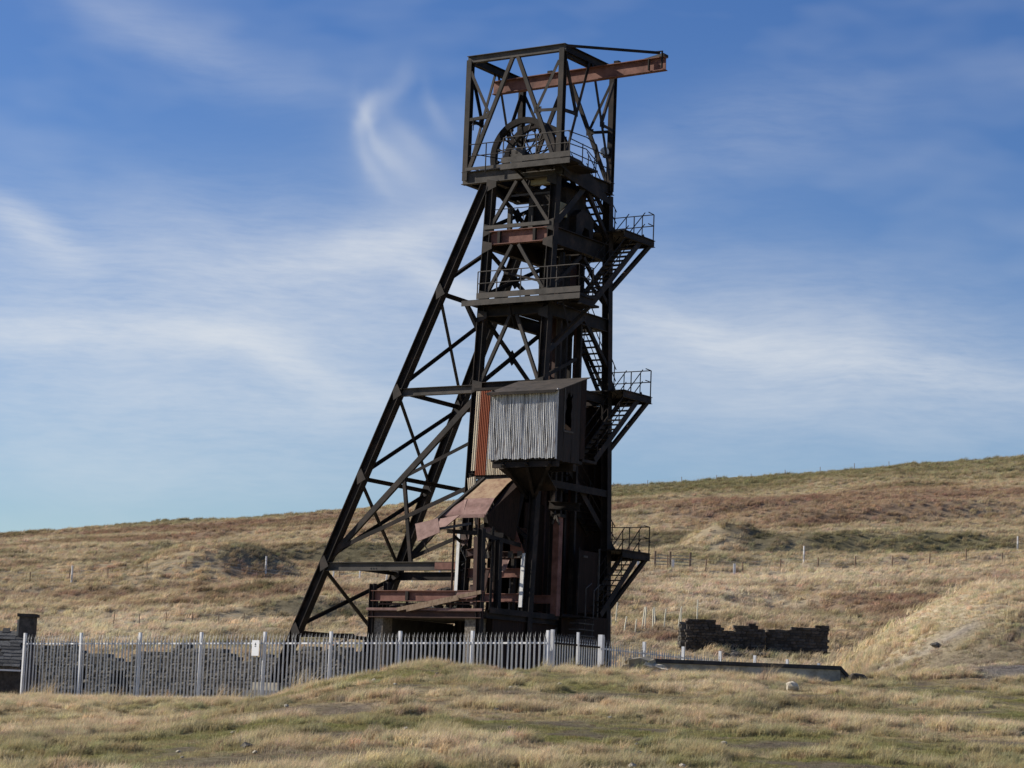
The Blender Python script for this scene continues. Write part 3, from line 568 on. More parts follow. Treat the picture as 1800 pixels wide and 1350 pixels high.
# ---- sheaves
def sheave(v, uc=2.35, zcn=21.42, r=1.47):
    V, F = [], []; n = 48; prof = [(r, -.11), (r + .0, -.055), (r - .09, -.02), (r - .09, .02), (r, .055), (r, .11), (r - .22, .09), (r - .22, -.09)]
    for i in range(n):
        a = 2 * math.pi * i / n
        for (rr, dv) in prof: V.append(P(uc + rr * math.cos(a), v + dv, zcn + rr * math.sin(a)))
    k = len(prof)
    for i in range(n):
        j = (i + 1) % n
        for q in range(k): F.append((i * k + q, i * k + (q + 1) % k, j * k + (q + 1) % k, j * k + q))
    sh = link('sheave', mesh('sheave', V, F), 'steel', HF)
    V, F = tube([P(uc, v - .22, zcn), P(uc, v + .22, zcn)], .17, 14); link('hub', mesh('hub', V, F), 'steel', sh)
    for i in range(16):
        a = 2 * math.pi * (i + .5) / 16; dv = .16 if i % 2 else -.16
        V, F = tube([P(uc + .13 * math.cos(a), v + dv, zcn + .13 * math.sin(a)), P(uc + (r - .2) * math.cos(a + .06), v + dv * .3, zcn + (r - .2) * math.sin(a + .06))], .03, 5); link('spoke', mesh('spoke', V, F), 'steel', sh)
        hbox_ = P(uc + (r - .26) * math.cos(a + .06), v, zcn + (r - .26) * math.sin(a + .06)); V, F = tube([hbox_ + Vector((0, -.07, 0)), hbox_ + Vector((0, .07, 0))], .07, 6); link('spoke_socket', mesh('spoke_socket', V, F), 'steel', sh)
sheave(2.25); sheave(3.15)
V, F = tube([P(2.35, 1.75, 21.42), P(2.35, 3.6, 21.42)], .075, 10); link('sheave_axle', mesh('sheave_axle', V, F), 'steel', HF)
for v in (1.85, 2.7, 3.55):
    hbox('bearing_block', 2.1, 2.6, v - .1, v + .1, 20.62, 21.55, 'steel_grey' if v < 2 else 'steel')
    mem('bearing_beam', (4.0, v, 20.75), (.2, v, 20.75), sec_I(.3, .2))
for v in (2.25, 3.15): pipe('winding_rope', [(2.35 - 1.40, v, 21.3), (2.35 - 1.40, v, 12.0)], .018)

# ---- platforms
def railing(parent, pts, zb_, mat='steel', posts=None, h=1.0):
    pts = [Vector(p) for p in pts]
    for hh in (h, h * .55): pipe('handrail', [(p.x, p.y, p.z + hh) for p in pts], .02, mat, parent)
    for p in (posts or pts): pipe('rail_post', [(p[0], p[1], p[2] - .15), (p[0], p[1], p[2] + h)], .024, mat, parent, 5)
def platform(u0, u1, v0, v1, z, th=.09, edge=.22, mat='steel', toe='steel_grey', toe_u=None):
    d = hbox('platform', u0, u1, v0, v1, z - th, z, mat)
    for v in (v0, ): hbox('fascia', u0 - .01, u1 + .01, v - .035, v, z - .22, z - .02, 'steel_grey', d)
    a, b = toe_u or (u0, u1); hbox('toe_board', a, b, v0 - .012, v0 + .01, z + .03, z + .24, toe, d)
    for k in range(1, 5):
        u = u0 + (u1 - u0) * k / 5; mem('joist', (u, v0, z - th - .06), (u, min(v1, v0 + 2.6), z - th - .06), sec_I(.12, .08), mat, NU, d)
    return d
# walkway by the sheaves
pt = platform(-1.1, 1.9, .02, .78, 20.55); railing(pt, [(1.85, .05, 20.55), (.4, .05, 20.55), (-1.05, .05, 20.55)], 0, 'steel_grey')
for u in (-.6, 1.4): mem('bracket', (u, .05, 20.4), (u, .85, 20.15), sec_L(.1, .08), 'steel', NU)
railing(pt, [(3.75, .62, 20.6), (3.0, .62, 20.6), (1.95, .62, 20.6)], 0, posts=[(3.0, .62, 20.6)]); pipe('handrail', [(3.9, 1.0, 21.35), (3.2, 2.4, 21.35), (3.2, 2.4, 20.75), (3.9, 1.0, 20.75)], .02, 'steel', pt)
plate('walk_edge', [(4.0, .74, 20.63), (1.9, .74, 20.63), (1.9, .74, 20.75), (4.0, .74, 20.75)], NV, .02, 'steel_grey', pt)
# platform half way up
p2 = platform(-1.68, 3.45, .1, 1.15, 15.5, toe_u=(-1.68, 2.82)); railing(p2, [(2.8, .12, 15.55), (1.95, .12, 15.55), (.9, .12, 15.55), (-.25, .12, 15.55), (-1.62, .12, 15.55)], 0, 'steel_grey', posts=[(2.8, .12, 15.55), (1.95, .12, 15.55), (.9, .12, 15.55), (-.25, .12, 15.55), (-1.62, .12, 15.55), (-.6, .2, 15.55)])
hbox('platform', -.95, -.1, 1.2, 2.7, 15.38, 15.46); hbox('platform', .1, 2.75, 1.2, 4.5, 15.36, 15.42)
railing(p2, [(-1.62, .12, 15.55), (-1.62, 1.1, 15.55), (-.95, 1.9, 15.55)], 0)
for u in (3.2, 1.4, -.9): mem('bracket', (u, .15, 15.35), (min(u, W), vB(14.5) + .05, 14.4), sec_L(.1, .08), 'steel', NU)
mem('bracket', (3.4, .3, 15.35), (W + .1, vB(14.3), 14.3), sec_L(.13, .1), 'steel')
mem('edge_beam', (-1.65, .15, 15.25), (-1.65, 1.15, 15.25), sec_I(.3, .16), 'steel', NU)
for v in (.9, ): mem('bracket', (-1.6, v, 15.1), (-.1, v, 13.9), sec_L(.12, .1), 'steel')

# ---- stairs: inner flights between the legs, outer flights beyond them, landings past the rear legs
def flight(ua, ub, va, za, vb, zb_, rails=True):
    """flight between v/z ends, occupying u from ua to ub"""
    a0, b0 = (ua, va, za), (ua, vb, zb_)
    st = mem('staircase', a0, b0, sec_B(.24, .03), 'steel', NU); mem('stringer', (ub, va, za), (ub, vb, zb_), sec_B(.24, .03), 'steel', NU, st)
    n = max(3, int(abs(zb_ - za) / .2)); dv = (vb - va) / n; dz = (zb_ - za) / n
    V, F = box(-ub, -ua, -.11, .11, -.018, .018); tm = mesh('tread', V, F)
    for i in range(n):
        t = link('tread', tm, 'steel', st); t.location = P(0, va + dv * (i + .5), za + dz * (i + .5))
    if rails:
        for u in (ua, ub):
            for hh in (.95, .5): pipe('handrail', [(u, va, za + hh), (u, vb, zb_ + hh)], .02, 'steel', st, 5)
            for t in (.05, .5, .95): pipe('rail_post', [(u, va + (vb - va) * t, za + (zb_ - za) * t), (u, va + (vb - va) * t, za + (zb_ - za) * t + .95)], .02, 'steel', st, 5)
    return st
def landing(z, vmax):
    vm = vC(z); d = hbox('landing', -.9, .9, vm - .25, vmax, z - .05, z)
    for u in (-.9, .9): mem('edge_beam', (u, vm - .3, z - .17), (u, vmax, z - .17), sec_I(.26, .12), 'steel', NU, d)
    mem('edge_beam', (-.9, vmax - .05, z - .17), (.9, vmax - .05, z - .17), sec_I(.26, .12), 'steel', NV, d)
    railing(d, [(-.88, vmax - .45, z + .02), (-.88, vmax - .04, z), (.88, vmax - .04, z), (.88, vmax - .5, z + .02)], 0, posts=[(-.88, vmax - .04, z), (.0, vmax - .04, z), (.88, vmax - .04, z), (.88, vmax - .5, z)])
    mem('landing_strut', (-.86, vmax - .2, z - .22), (-.02, vC(z - 2.35), z - 2.35), sec_B(.16, .13), 'steel', NU); mem('landing_strut', (.86, vmax - .2, z - .22), (.1, vC(z - 2.35), z - 2.35), sec_B(.16, .13), 'steel', NU)
    pipe('handrail', [(.1, vm + .2, z), (.1, vm + .25, z + .7), (.1, vm + .02, z + 1.3), (.1, vm - .1, z + 1.8)], .02, 'steel', d, 5)
for z, vx in ((18.72, 6.75), (12.62, 6.9), (6.6, 7.15)): landing(z, vx)
flight(.12, .82, 5.55, 18.72, 3.2, 20.6); flight(-.86, -.14, 6.05, 18.72, 2.4, 15.55)
flight(.12, .82, 3.3, 15.4, 5.9, 12.62); flight(-.86, -.14, 6.25, 12.62, 2.9, 9.7)
flight(.12, .82, 2.3, 9.7, 6.2, 6.6); flight(-.86, -.14, 6.5, 6.6, 3.7, 4.05)
# handrails winding round the stair head at the top
for u, v_, pts in ((0, 0, [(-.95, .1, 21.55), (-.95, 1.4, 21.6), (-.9, 2.2, 21.5), (-.2, 3.2, 20.8)]), (0, 0, [(-.95, .1, 21.1), (-.95, 1.4, 21.15), (-.6, 3.0, 20.9), (-.2, 4.1, 20.9)]), (0, 0, [(-.3, 1.2, 21.6), (-.3, 4.3, 21.5)]), (0, 0, [(-.3, 1.2, 21.1), (-.3, 4.3, 21.05)]), (0, 0, [(-.9, 2.2, 21.5), (-.9, 2.9, 20.4)])):
    pipe('handrail', pts, .02)
for v in (1.0, 2.2, 3.2, 4.0): pipe('rail_post', [(-.3, v, 20.5), (-.3, v, 21.6)], .02)
hbox('stair_head_deck', -1.0, -.2, .78, 2.2, 20.42, 20.5)
plate('stair_hood', [(-.25, 1.0, 20.15), (-.25, 1.0, 21.0), (-.25, 2.2, 20.95), (-.25, 4.3, 19.95), (-.25, 4.5, 19.7)], NU, .05)

# ---- corrugated cladding
def corr(name, w, h, wall, pitch=.076, amp=.018, edge_b=None, edge_t=None, parent=None):
    """corrugated sheet in its own x-z plane, front towards -y"""
    n = max(2, int(round(w / pitch))) * 4; V, F = [], []
    for side, y0 in ((0, 0), (1, .004)):
        for i in range(n + 1):
            x = w * i / n; y = -amp * math.sin(2 * math.pi * i / 4 + .4)
            zb_ = edge_b(x) if edge_b else 0; zt_ = edge_t(x) if edge_t else h
            V += [(x, y + y0, zb_), (x, y + y0, zt_)]
    s = 2 * (n + 1)
    for i in range(n):
        a = 2 * i; F += [(a, a + 2, a + 3, a + 1), (s + a, s + a + 1, s + a + 3, s + a + 2), (a, s + a, s + a + 2, a + 2), (a + 1, a + 3, s + a + 3, s + a + 1)]
    F += [(0, 1, s + 1, s), (2 * n, s + 2 * n, s + 2 * n + 1, 2 * n + 1)]
    me = bpy.data.meshes.new(name); me.from_pydata(V, [], F); me.update(); return link(name, me, wall, parent)
def wall_sheet(ul, v, z0, w, h, mat, parent=HF, rz=0.0, tilt=0.0, **k):
    o = corr('wall_sheet', w, h, mat, parent=parent, **k); o.location = P(ul, v, z0); o.rotation_euler = (tilt, 0, rz); return o
# red and cream wall on the front face
ul = 2.72
for i, (w, m_, z0) in enumerate(((.19, 'sheet_cream', 9.1), (.46, 'sheet_red', 8.93), (.15, 'sheet_cream', 8.93), (.23, 'sheet_cream', 8.93), (.31, 'sheet_cream', 8.93), (.46, 'sheet_cream', 8.93), (.6, 'sheet_dark', 8.93))):
    wall_sheet(ul, vB(9.0) - .20 - (i % 2) * .012, z0, w, 12.08 - z0, m_, tilt=-.055); ul -= w
mem('wall_rail', PA(W, 12.15, -.2), PA(.3, 12.15, -.2), sec_L(.1, .08)); mem('wall_rail', PA(W, 8.9, -.12), PA(.1, 8.9, -.12), sec_I(.2, .14))
hb = wall_sheet(2.62, vB(8) - .3, 7.75, .34, 1.1, 'sheet_cream'); hb.rotation_euler = (-.1, -.2, 0)
# cabin
cb = hbox('cabin', -1.93, .85, -1.5, .25, 9.22, 9.34, 'steel')
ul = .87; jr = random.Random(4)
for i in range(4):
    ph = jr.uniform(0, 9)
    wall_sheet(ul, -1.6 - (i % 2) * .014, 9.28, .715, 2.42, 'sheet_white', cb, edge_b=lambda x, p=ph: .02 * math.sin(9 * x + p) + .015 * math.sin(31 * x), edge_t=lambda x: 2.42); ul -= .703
V, F = tube([P(-1.94, -1.57, 9.25), P(-1.94, -1.57, 11.75)], .035, 6); link('corner_trim', mesh('corner_trim', V, F), 'sheet_white', cb)
vk = [-1.55, -1.0, -.45, .12]   # right wall coloured dark as unlit, leaving the torn window between the middle sheets
zr = lambda v: 11.70 + (v + 1.6) * .33
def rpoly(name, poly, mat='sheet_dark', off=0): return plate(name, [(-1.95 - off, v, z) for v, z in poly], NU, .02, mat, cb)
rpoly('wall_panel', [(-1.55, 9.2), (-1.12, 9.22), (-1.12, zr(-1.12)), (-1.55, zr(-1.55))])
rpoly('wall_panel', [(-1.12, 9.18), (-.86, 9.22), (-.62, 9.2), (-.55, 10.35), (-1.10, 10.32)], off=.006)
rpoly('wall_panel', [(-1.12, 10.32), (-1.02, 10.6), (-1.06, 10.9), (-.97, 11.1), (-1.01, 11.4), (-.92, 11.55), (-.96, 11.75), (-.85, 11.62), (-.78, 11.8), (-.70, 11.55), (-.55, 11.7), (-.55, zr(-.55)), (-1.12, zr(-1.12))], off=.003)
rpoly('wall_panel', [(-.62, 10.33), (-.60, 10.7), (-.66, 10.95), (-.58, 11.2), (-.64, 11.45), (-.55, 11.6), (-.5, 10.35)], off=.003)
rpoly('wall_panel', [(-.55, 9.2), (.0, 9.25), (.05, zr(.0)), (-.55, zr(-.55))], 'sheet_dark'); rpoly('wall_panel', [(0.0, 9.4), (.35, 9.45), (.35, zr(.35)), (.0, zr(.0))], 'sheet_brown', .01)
rpoly('window_sill', [(-1.15, 10.25), (-.5, 10.27), (-.5, 10.33), (-1.15, 10.31)], 'steel_grey', .03); rpoly('window_jamb', [(-1.16, 10.3), (-1.11, 10.3), (-1.11, 11.85), (-1.16, 11.83)], 'steel_grey', .028)
for i in range(3):
    a, b = .98 - i * 1.0, .98 - (i + 1) * 1.0 - .03
    plate('roof_sheet', [(a, -1.78, 11.66), (b, -1.78, 11.66), (b, .45, 12.42), (a, .45, 12.42)], (0, -.33, 1), .03 + .006 * (i % 2), 'roofing', cb)
hbox('fascia', -1.98, .9, -1.80, -1.77, 11.58, 11.68, 'steel', cb); hbox('wall_panel', .84, .86, -1.55, .2, 9.3, 11.8, 'sheet_dark', cb); hbox('back_panel', -1.9, -.05, .3, .33, 9.3, 12.3, 'sheet_brown', cb)
for u in (.3, -.7, -1.7): mem('bracket', (u, -1.5, 9.15), (max(u, 0), .2, 8.1), sec_I(.16, .12), 'steel', NU)
hbox('cabin_beam', -1.9, .8, -1.45, -1.25, 9.0, 9.2); hbox('cabin_beam', -1.9, .8, -.3, -.1, 8.95, 9.2)
plate('under_hopper', [(.75, -1.1, 9.0), (-1.2, -1.1, 9.0), (-1.0, .1, 8.3), (.3, .1, 8.3)], (0, -.5, -1), .04, 'steel')
hbox('platform', -.95, -.1, .35, 2.9, 9.55, 9.65)
# dark cladding round the shaft: end and rear walls added to block light
for k in range(6):
    a = .15 + k * .47; hbox('cladding_sheet', a, a + .455, vC(6) - .02 * (k % 2), vC(6) + .03, .5, 12.1, 'sheet_brown')
for k in range(8):
    a = 1.3 + k * .5; hbox('cladding_sheet', W - .22 + .012 * (k % 2), W - .19 + .012 * (k % 2), a, a + .49, .5, 12.05, 'sheet_brown')
for k in range(5):
    a = 1.0 + k * .9; hbox('cladding_sheet', .9 + .012 * (k % 2), .94 + .012 * (k % 2), a, a + .885, 4.1, 12.0 if k > 1 else 8.0, 'sheet_brown')
hbox('stair_panel', -.24, -.2, 2.0, 5.3, .6, 4.0, 'sheet_brown')
# ---- hopper and chute on the front face
plate('chute_lip', [(2.10, .1, 8.78), (.80, .1, 8.82), (.92, -.22, 8.56), (2.15, -.2, 8.52)], (0, -.7, 1), .03, 'dusty')
plate('chute_plate', [(2.15, -.2, 8.52), (.92, -.22, 8.56), (1.0, -.9, 7.98), (2.35, -.85, 7.98)], (0, -.7, 1), .03, 'dusty')
plate('chute_plate', [(2.2, -.85, 7.98), (1.0, -.9, 7.98), (1.02, -1.45, 7.30), (2.2, -1.45, 7.30)], (0, -.8, .8), .03, 'mauve')
plate('chute_side', [(2.2, .1, 8.8), (2.95, -1.6, 7.2), (2.9, -1.7, 6.95), (2.15, -.1, 8.2)], (-1, -.4, 0), .03, 'steel')
mem('chute_edge', (2.15, .1, 8.85), (2.95, -1.75, 7.15), sec_L(.08, .07), 'steel_grey')
plate('torn_plate', [(2.35, -.85, 7.95), (2.2, -.9, 7.95), (2.0, -1.45, 7.3), (2.9, -1.5, 7.3)], (0, -.8, .8), .03, 'mauve')
plate('chute_rim', [(2.75, -1.47, 7.34), (1.02, -1.49, 7.34), (1.02, -1.50, 7.22), (2.75, -1.48, 7.22)], NV, .03, 'mauve')
plate('chute_tongue', [(2.85, -1.65, 7.18), (1.95, -1.7, 7.30), (2.4, -1.95, 6.85), (3.1, -1.9, 6.75)], (0, -.85, .6), .03, 'mauve')
plate('chute_tongue', [(3.5, -2.25, 6.95), (2.55, -2.2, 7.15), (2.30, -2.4, 6.62), (3.18, -2.5, 6.30)], (0, -.95, .4), .03, 'mauve')
mem('chute_edge', (2.6, -2.2, 6.75), (1.5, -1.6, 7.0), sec_L(.09, .07), 'steel_grey'); pipe('bent_bar', [(3.0, -2.4, 6.35), (2.85, -2.45, 6.1), (2.72, -2.45, 5.95)], .018)
plate('hopper_side', [(.9, .05, 8.7), (1.0, -1.4, 7.3), (.95, -1.25, 6.9), (.45, -.3, 6.5), (.4, .05, 8.7)], (.8, -.6, 0), .03, 'sheet_brown')  # darker colour carries the shadow of the cabin above
plate('hopper_back', [(2.3, .0, 8.7), (.2, .0, 8.7), (.5, -.3, 6.4), (1.6, -.5, 6.6)], (0, -1, .2), .03, 'steel')
plate('red_flap', [(.75, -.25, 6.85), (.45, -.25, 6.85), (.15, -.1, 6.05), (.75, -.1, 6.05)], (0, -1, .1), .02, 'steel_red')
for z, m_, d in ((6.0, 'steel_brown', .25), (5.35, 'steel_red', .34), (4.45, 'steel_red', .30)): mem('girder', PA(W, z, .05), PA(.15, z, .05), sec_I(d, .2, .02, .012), m_)
mem('girder', (.0, 1.7, 4.5), (1.9, 1.7, 4.5), sec_I(.3, .2), 'steel_red')
for u in (.55, .42, .95): pipe('conduit', [(u, .25, 3.9), (u, .25, 5.3)], .03, 'steel_grey')
pipe('drop_rod', [(1.4, -.3, 6.9), (1.4, -.3, 6.1)], .025, 'steel_grey'); pipe('drop_rod', [(1.75, -.3, 6.0), (1.5, -.3, 6.45)], .04, 'steel_grey')
for u in (1.75, 1.3, .75, .35): hbox('pulley_bracket', u - .1, u + .1, -.12, 0, 5.88, 6.12, 'steel_grey')
mem('painted_strip', PA(W + .25, 6.9, -.15), PA(W + .2, 4.62, -.15), sec_B(.13, .05), 'white'); mem('painted_strip', PA(.22, 6.05, -.17), PA(.2, 4.1, -.17), sec_B(.14, .05), 'white')
pipe('hose', [(W + .02, -.25, 7.0), (W - .2, -.25, 6.4), (W - .05, -.25, 6.2), (W - .3, -.25, 5.8), (W - .12, -.25, 5.6)], .03, 'ink'); pipe('hose', [(W - .5, -.6, 6.7), (W - .35, -.6, 6.3), (W - .4, -.6, 6.0)], .03, 'ink')
# tangle of bracing, pipes and bent plate in the lower storeys
tr = random.Random(19)
for (a_, b_, m_, w_) in (((2.7, .1, 8.6), (.2, .1, 6.6), 'steel', .13), ((.2, .15, 8.6), (1.9, .15, 6.7), 'steel', .13), ((-.1, .15, 8.7), (-.1, 5.2, 8.7), 'steel', .26),
        ((1.9, -.5, 7.3), (1.9, -.4, 3.9), 'steel_brown', .12), ((.75, -1.3, 6.9), (.75, -1.3, 3.8), 'steel', .14), ((2.3, -1.5, 7.2), (2.3, -1.5, 3.8), 'steel_brown', .11), ((.3, -1.3, 6.6), (2.6, -1.5, 6.75), 'steel', .15), ((.3, -2.6, 6.5), (.3, .1, 6.3), 'steel', .15),
        ((2.4, -1.4, 6.6), (1.6, -.4, 5.6), 'steel', .09), ((.7, -1.2, 6.5), (1.3, -.4, 5.0), 'steel', .09), ((1.0, .6, 3.8), (1.0, .6, 8.5), 'steel', .16), ((2.0, .8, 3.8), (2.0, .8, 8.5), 'steel_brown', .16), ((.3, .9, 6.9), (2.6, .9, 7.1), 'steel_brown', .2)):
    mem('cross_member', a_, b_, sec_L(w_, w_ * .8), m_, NV if a_[0] != b_[0] else NU)
for k in range(5): pipe('bent_bar', [(2.5 - .4 * k + tr.uniform(-.1, .1), -.3 - .15 * k, 6.9 + tr.uniform(-.2, .2)), (2.45 - .4 * k + tr.uniform(-.2, .2), -.35 - .1 * k, 6.4), (2.4 - .4 * k + tr.uniform(-.3, .3), -.3, 5.9 + tr.uniform(-.2, .3))], .018, 'steel_brown')
for k, (u, v, z, w_, h_) in enumerate(((1.6, -.9, 6.9, .5, .35), (2.2, -1.2, 6.7, .4, .4), (.85, -.6, 5.8, .35, .4), (2.45, -.1, 4.9, .3, .6))):
    plate('bent_plate', [(u, v, z), (u - w_, v + .05, z + tr.uniform(-.1, .1)), (u - w_ * .9, v - .12, z - h_), (u - w_ * .3, v - .05, z - h_ * 1.2), (u + .05, v + .04, z - h_ * .8)], (0, -1, .2), .015, 'steel_brown' if k % 2 else 'mauve')
# gusset plates where braces meet the front legs
for z in (20.0, 18.25, 17.6, 15.7, 14.95, 12.3):
    for u, sg in ((0, 1), (W, -1)):
        plate('gusset', [(u - .12 * sg, vB(z) - .165, z + .22), (u + .30 * sg, vB(z) - .165, z + .12), (u + .30 * sg, vB(z) - .165, z - .10), (u - .12 * sg, vB(z) - .165, z - .26)], NV, .012, 'steel_mid')
for S, PF in ((S1, PA), (S2, PC)):
    for z in (16.0, 12.2, 9.0, 5.7, 3.15):
        c = PF(S(z), z, -.185); plate('gusset', [(c[0] - .28, c[1], z - .1), (c[0] - .05, c[1], z + .32), (c[0] + .14, c[1], z + .1), (c[0] + .1, c[1], z - .3)], NV, .014, 'steel_mid')
# column with a welded cap, stub beam above it
mem('box_column', (-.08, 1.75, 3.9), (-.08, 1.75, 7.5), sec_B(.26, .26), 'steel_red'); hbox('column_cap', -.25, .1, 1.6, 1.95, 7.5, 7.62); mem('stub_beam', (.3, 1.7, 7.95), (-1.0, 1.7, 7.85), sec_I(.3, .2))
mem('cap_bracket', (.07, 1.58, 7.25), (-.08, 1.58, 7.55), sec_B(.07, .05), 'steel_grey'); mem('cap_bracket', (-.24, 1.58, 7.2), (-.08, 1.58, 7.55), sec_B(.07, .05), 'steel_grey')
# doorway and steps at the foot of the right face
dr = hbox('door', -.3, -.26, 2.9, 4.3, 4.1, 6.4, 'sheet_brown'); hbox('door_frame', -.36, -.30, 4.3, 4.36, 4.0, 6.55, 'steel_grey', dr); hbox('door_frame', -.36, -.30, 2.84, 2.9, 4.0, 6.5, 'steel', dr); hbox('door_plate', -.345, -.30, 3.2, 3.5, 6.15, 6.22, 'steel_grey', dr)
stp = hbox('steps', -1.2, -.1, 1.9, 3.0, 3.86, 3.9, 'steel')
for k in range(4): hbox('step', -1.0 - .02 * k, -.6, 1.95 - .06 * k, 3.0, 3.86 - .22 * (k + 1), 3.90 - .22 * (k + 1), 'steel_grey', stp)
pipe('handrail', [(-.95, 2.95, 3.2), (-.9, 3.1, 3.9), (-.9, 3.1, 4.9), (-.9, 3.5, 5.15)], .025, 'steel_grey', stp); pipe('handrail', [(-.6, 2.95, 3.3), (-.55, 3.1, 3.9), (-.55, 3.1, 5.0), (-.55, 3.5, 5.2)], .025, 'steel_grey', stp)

# ================================================================== loading bay under the hopper
LB = empty('loading_bay', HF_O, HF_R); tag(LB, 'rusty steel and pebbled concrete loading bay under the hopper at the foot of the headframe', 'loading bay')
f0, f1 = -2.9, -.2
def lb(name, *a, parent=None): return hbox(name, *a[:6], a[6], parent or LB)
lb('pier', 4.28, 4.76, f0 + .02, f0 + .6, .1, 3.56, 'concrete'); lb('pier', .25, .74, f0 + .02, f0 + .6, .1, 3.56, 'concrete')
lb('side_wall', 4.4, 4.7, f0 + .6, f1 + 2, .1, 3.56, 'coping'); lb('back_wall', .0, 4.7, f1 + 2.0, f1 + 2.3, .1, 3.5, 'coping'); lb('side_wall', -.03, .22, f0 + .6, 1.9, .1, 3.7, 'sheet_brown')
lb('floor_slab', -.05, 4.8, f0 + .15, 1.9, 3.585, 3.72, 'concrete_dark')
mem('lintel', (4.86, f0 - .02, 3.68), (-.02, f0 - .02, 3.68), sec_I(.26, .24, .03, .02), 'steel_brown', NV, LB); mem('sill_angle', (4.95, f0 - .1, 3.84), (-.04, f0 - .1, 3.84), sec_L(.1, .12), 'mauve', NV, LB)
mem('side_beam', (-.04, f0 + .1, 3.72), (-.04, 1.9, 3.72), sec_I(.3, .2), 'steel', NU, LB); plate('kerb_plate', [(-.16, f0 + .2, 3.95), (-.16, 1.9, 3.95), (-.16, 1.9, 3.75), (-.16, f0 + .2, 3.75)], NU, .03, 'steel', LB)
mem('bin_beam', (4.78, f0, 4.32), (.02, f0, 4.32), sec_I(.38, .2, .025, .014), 'steel_red', NV, LB)
for u in (3.2, 1.05): hbox('stiffener', u - .06, u + .06, f0 - .11, f0 - .02, 4.16, 4.48, 'steel', LB)
mem('corner_post', (4.76, f0, .3), (4.76, f0, 4.75), sec_I(.2, .2), 'steel', NV, LB); mem('corner_post', (4.5, f0 + .5, 3.7), (4.5, f0 + .5, 4.85), sec_I(.2, .2), 'steel', NV, LB)
mem('corner_post', (.07, f0, .3), (.17, f0, 6.7), sec_I(.2, .22), 'steel', NV, LB); mem('corner_post', (.2, f0 + 1.2, 3.7), (.22, f0 + 1.2, 6.4), sec_I(.2, .2), 'steel', NV, LB)
mem('post_plate', (.30, f0 - .03, 4.0), (.36, f0 - .03, 6.4), sec_B(.22, .03), 'steel_brown', NV, LB)
mem('bin_rail', (4.7, f0, 4.03), (.1, f0, 4.05), sec_L(.06, .05), 'steel_brown', NV, LB)
for u in (4.55, 3.25, .35): mem('bin_upright', (u, f0, 3.85), (u, f0, 4.12), sec_B(.07, .06), 'steel', NV, LB)
mem('fallen_plank', (3.55, f0 - .16, 3.83), (.0, f0 - .14, 4.46), sec_B(.13, .05), 'wood', NV, LB); mem('fallen_plank', (3.1, f0 - .21, 3.80), (.9, f0 - .2, 4.22), sec_B(.10, .04), 'wood', NV, LB)
plate('torn_sheet', [(1.0, f0 - .15, 4.44), (.1, f0 - .15, 4.48), (.2, f0 - .16, 4.28), (1.15, f0 - .16, 4.18)], NV, .02, 'mauve', LB)
hbox('white_board', 2.2, 3.05, f0 + .05, f0 + .08, 3.86, 4.06, 'white', LB)
for k in range(2): mem('propped_plank', (.62 + .25 * k, f0 + .9, 4.4), (.45 + .2 * k, f0 + .9, 5.3), sec_B(.13, .05), 'steel_brown', NV, LB)
mem('stub_beam', (.3, f0 + .4, 6.0), (1.0, f0 + .4, 5.85), sec_I(.25, .2), 'steel_brown', NV, LB)
# spilt rock and scrap in the bin: one heap
def rock_mesh(name, r, seed, flat=.7):
    rg = random.Random(seed); bm = bmesh.new(); bmesh.ops.create_icosphere(bm, subdivisions=2 if r > .1 and name != 'r' else 1, radius=r)
    ph = [rg.uniform(0, 6) for _ in range(6)]
    for v in bm.verts:
        q = v.co / r; k_ = 1 + .18 * math.sin(2.3 * q.x + ph[0]) + .16 * math.sin(2.9 * q.y + ph[1] + q.z) + .14 * math.sin(3.7 * q.z + ph[2] + 2 * q.x) + rg.uniform(-.10, .10)
        v.co = Vector((v.co.x * k_ * 1.15, v.co.y * k_, v.co.z * flat * k_))
    me = bpy.data.meshes.new(name); bm.to_mesh(me); bm.free(); return me
def heap(name, pts, mat, parent, seed):
    V, F = [], []; rg = random.Random(seed)
    for i, (p, r) in enumerate(pts):
        me = rock_mesh('r', r, seed + i); n = len(V); a = rg.uniform(0, 6.28); ca, sa = math.cos(a), math.sin(a)
        V += [Vector((v.co.x * ca - v.co.y * sa, v.co.x * sa + v.co.y * ca, v.co.z)) + p for v in me.vertices]; F += [tuple(n + i_ for i_ in q.vertices) for q in me.polygons]; bpy.data.meshes.remove(me)
    o = link(name, mesh(name, V, F), mat, parent); o['kind'] = 'stuff'; return o
rg = random.Random(8)
heap('rubble', [(P(rg.uniform(3.4, 4.4), f0 + rg.uniform(.15, 1.3), 3.76 + rg.uniform(0, .25)), rg.uniform(.05, .13)) for _ in range(70)] + [(P(rg.uniform(.4, 3.4), f0 + rg.uniform(.2, 1.3), 3.74 + rg.uniform(0, .1)), rg.uniform(.04, .10)) for _ in range(50)] + [(P(rg.uniform(2.9, 4.2), f0 + rg.uniform(2.6, 4.0), 3.9 + rg.uniform(0, .8)), rg.uniform(.08, .2)) for _ in range(60)], 'stone_dark', LB, 3)
# foundations of the back legs
for nm, S, PF, lab in (('foundation_block', S1, PA, 'concrete footing of the near raking back leg behind the palisade fence'), ('foundation_block', S2, PC, 'concrete footing of the far raking back leg beside the loading bay')):
    fb = empty(nm, HF_O, HF_R); tag(fb, lab, 'footing'); u = S(1.0); v = PF(u, 1.0)[1]
    hbox('plinth', u - .9, u + .9, v - .7, v + .7, -.2, .85, 'concrete_dark', fb); hbox('cap', u - .6, u + .6, v - .5, v + .5, .85, 1.15, 'concrete_pale', fb)

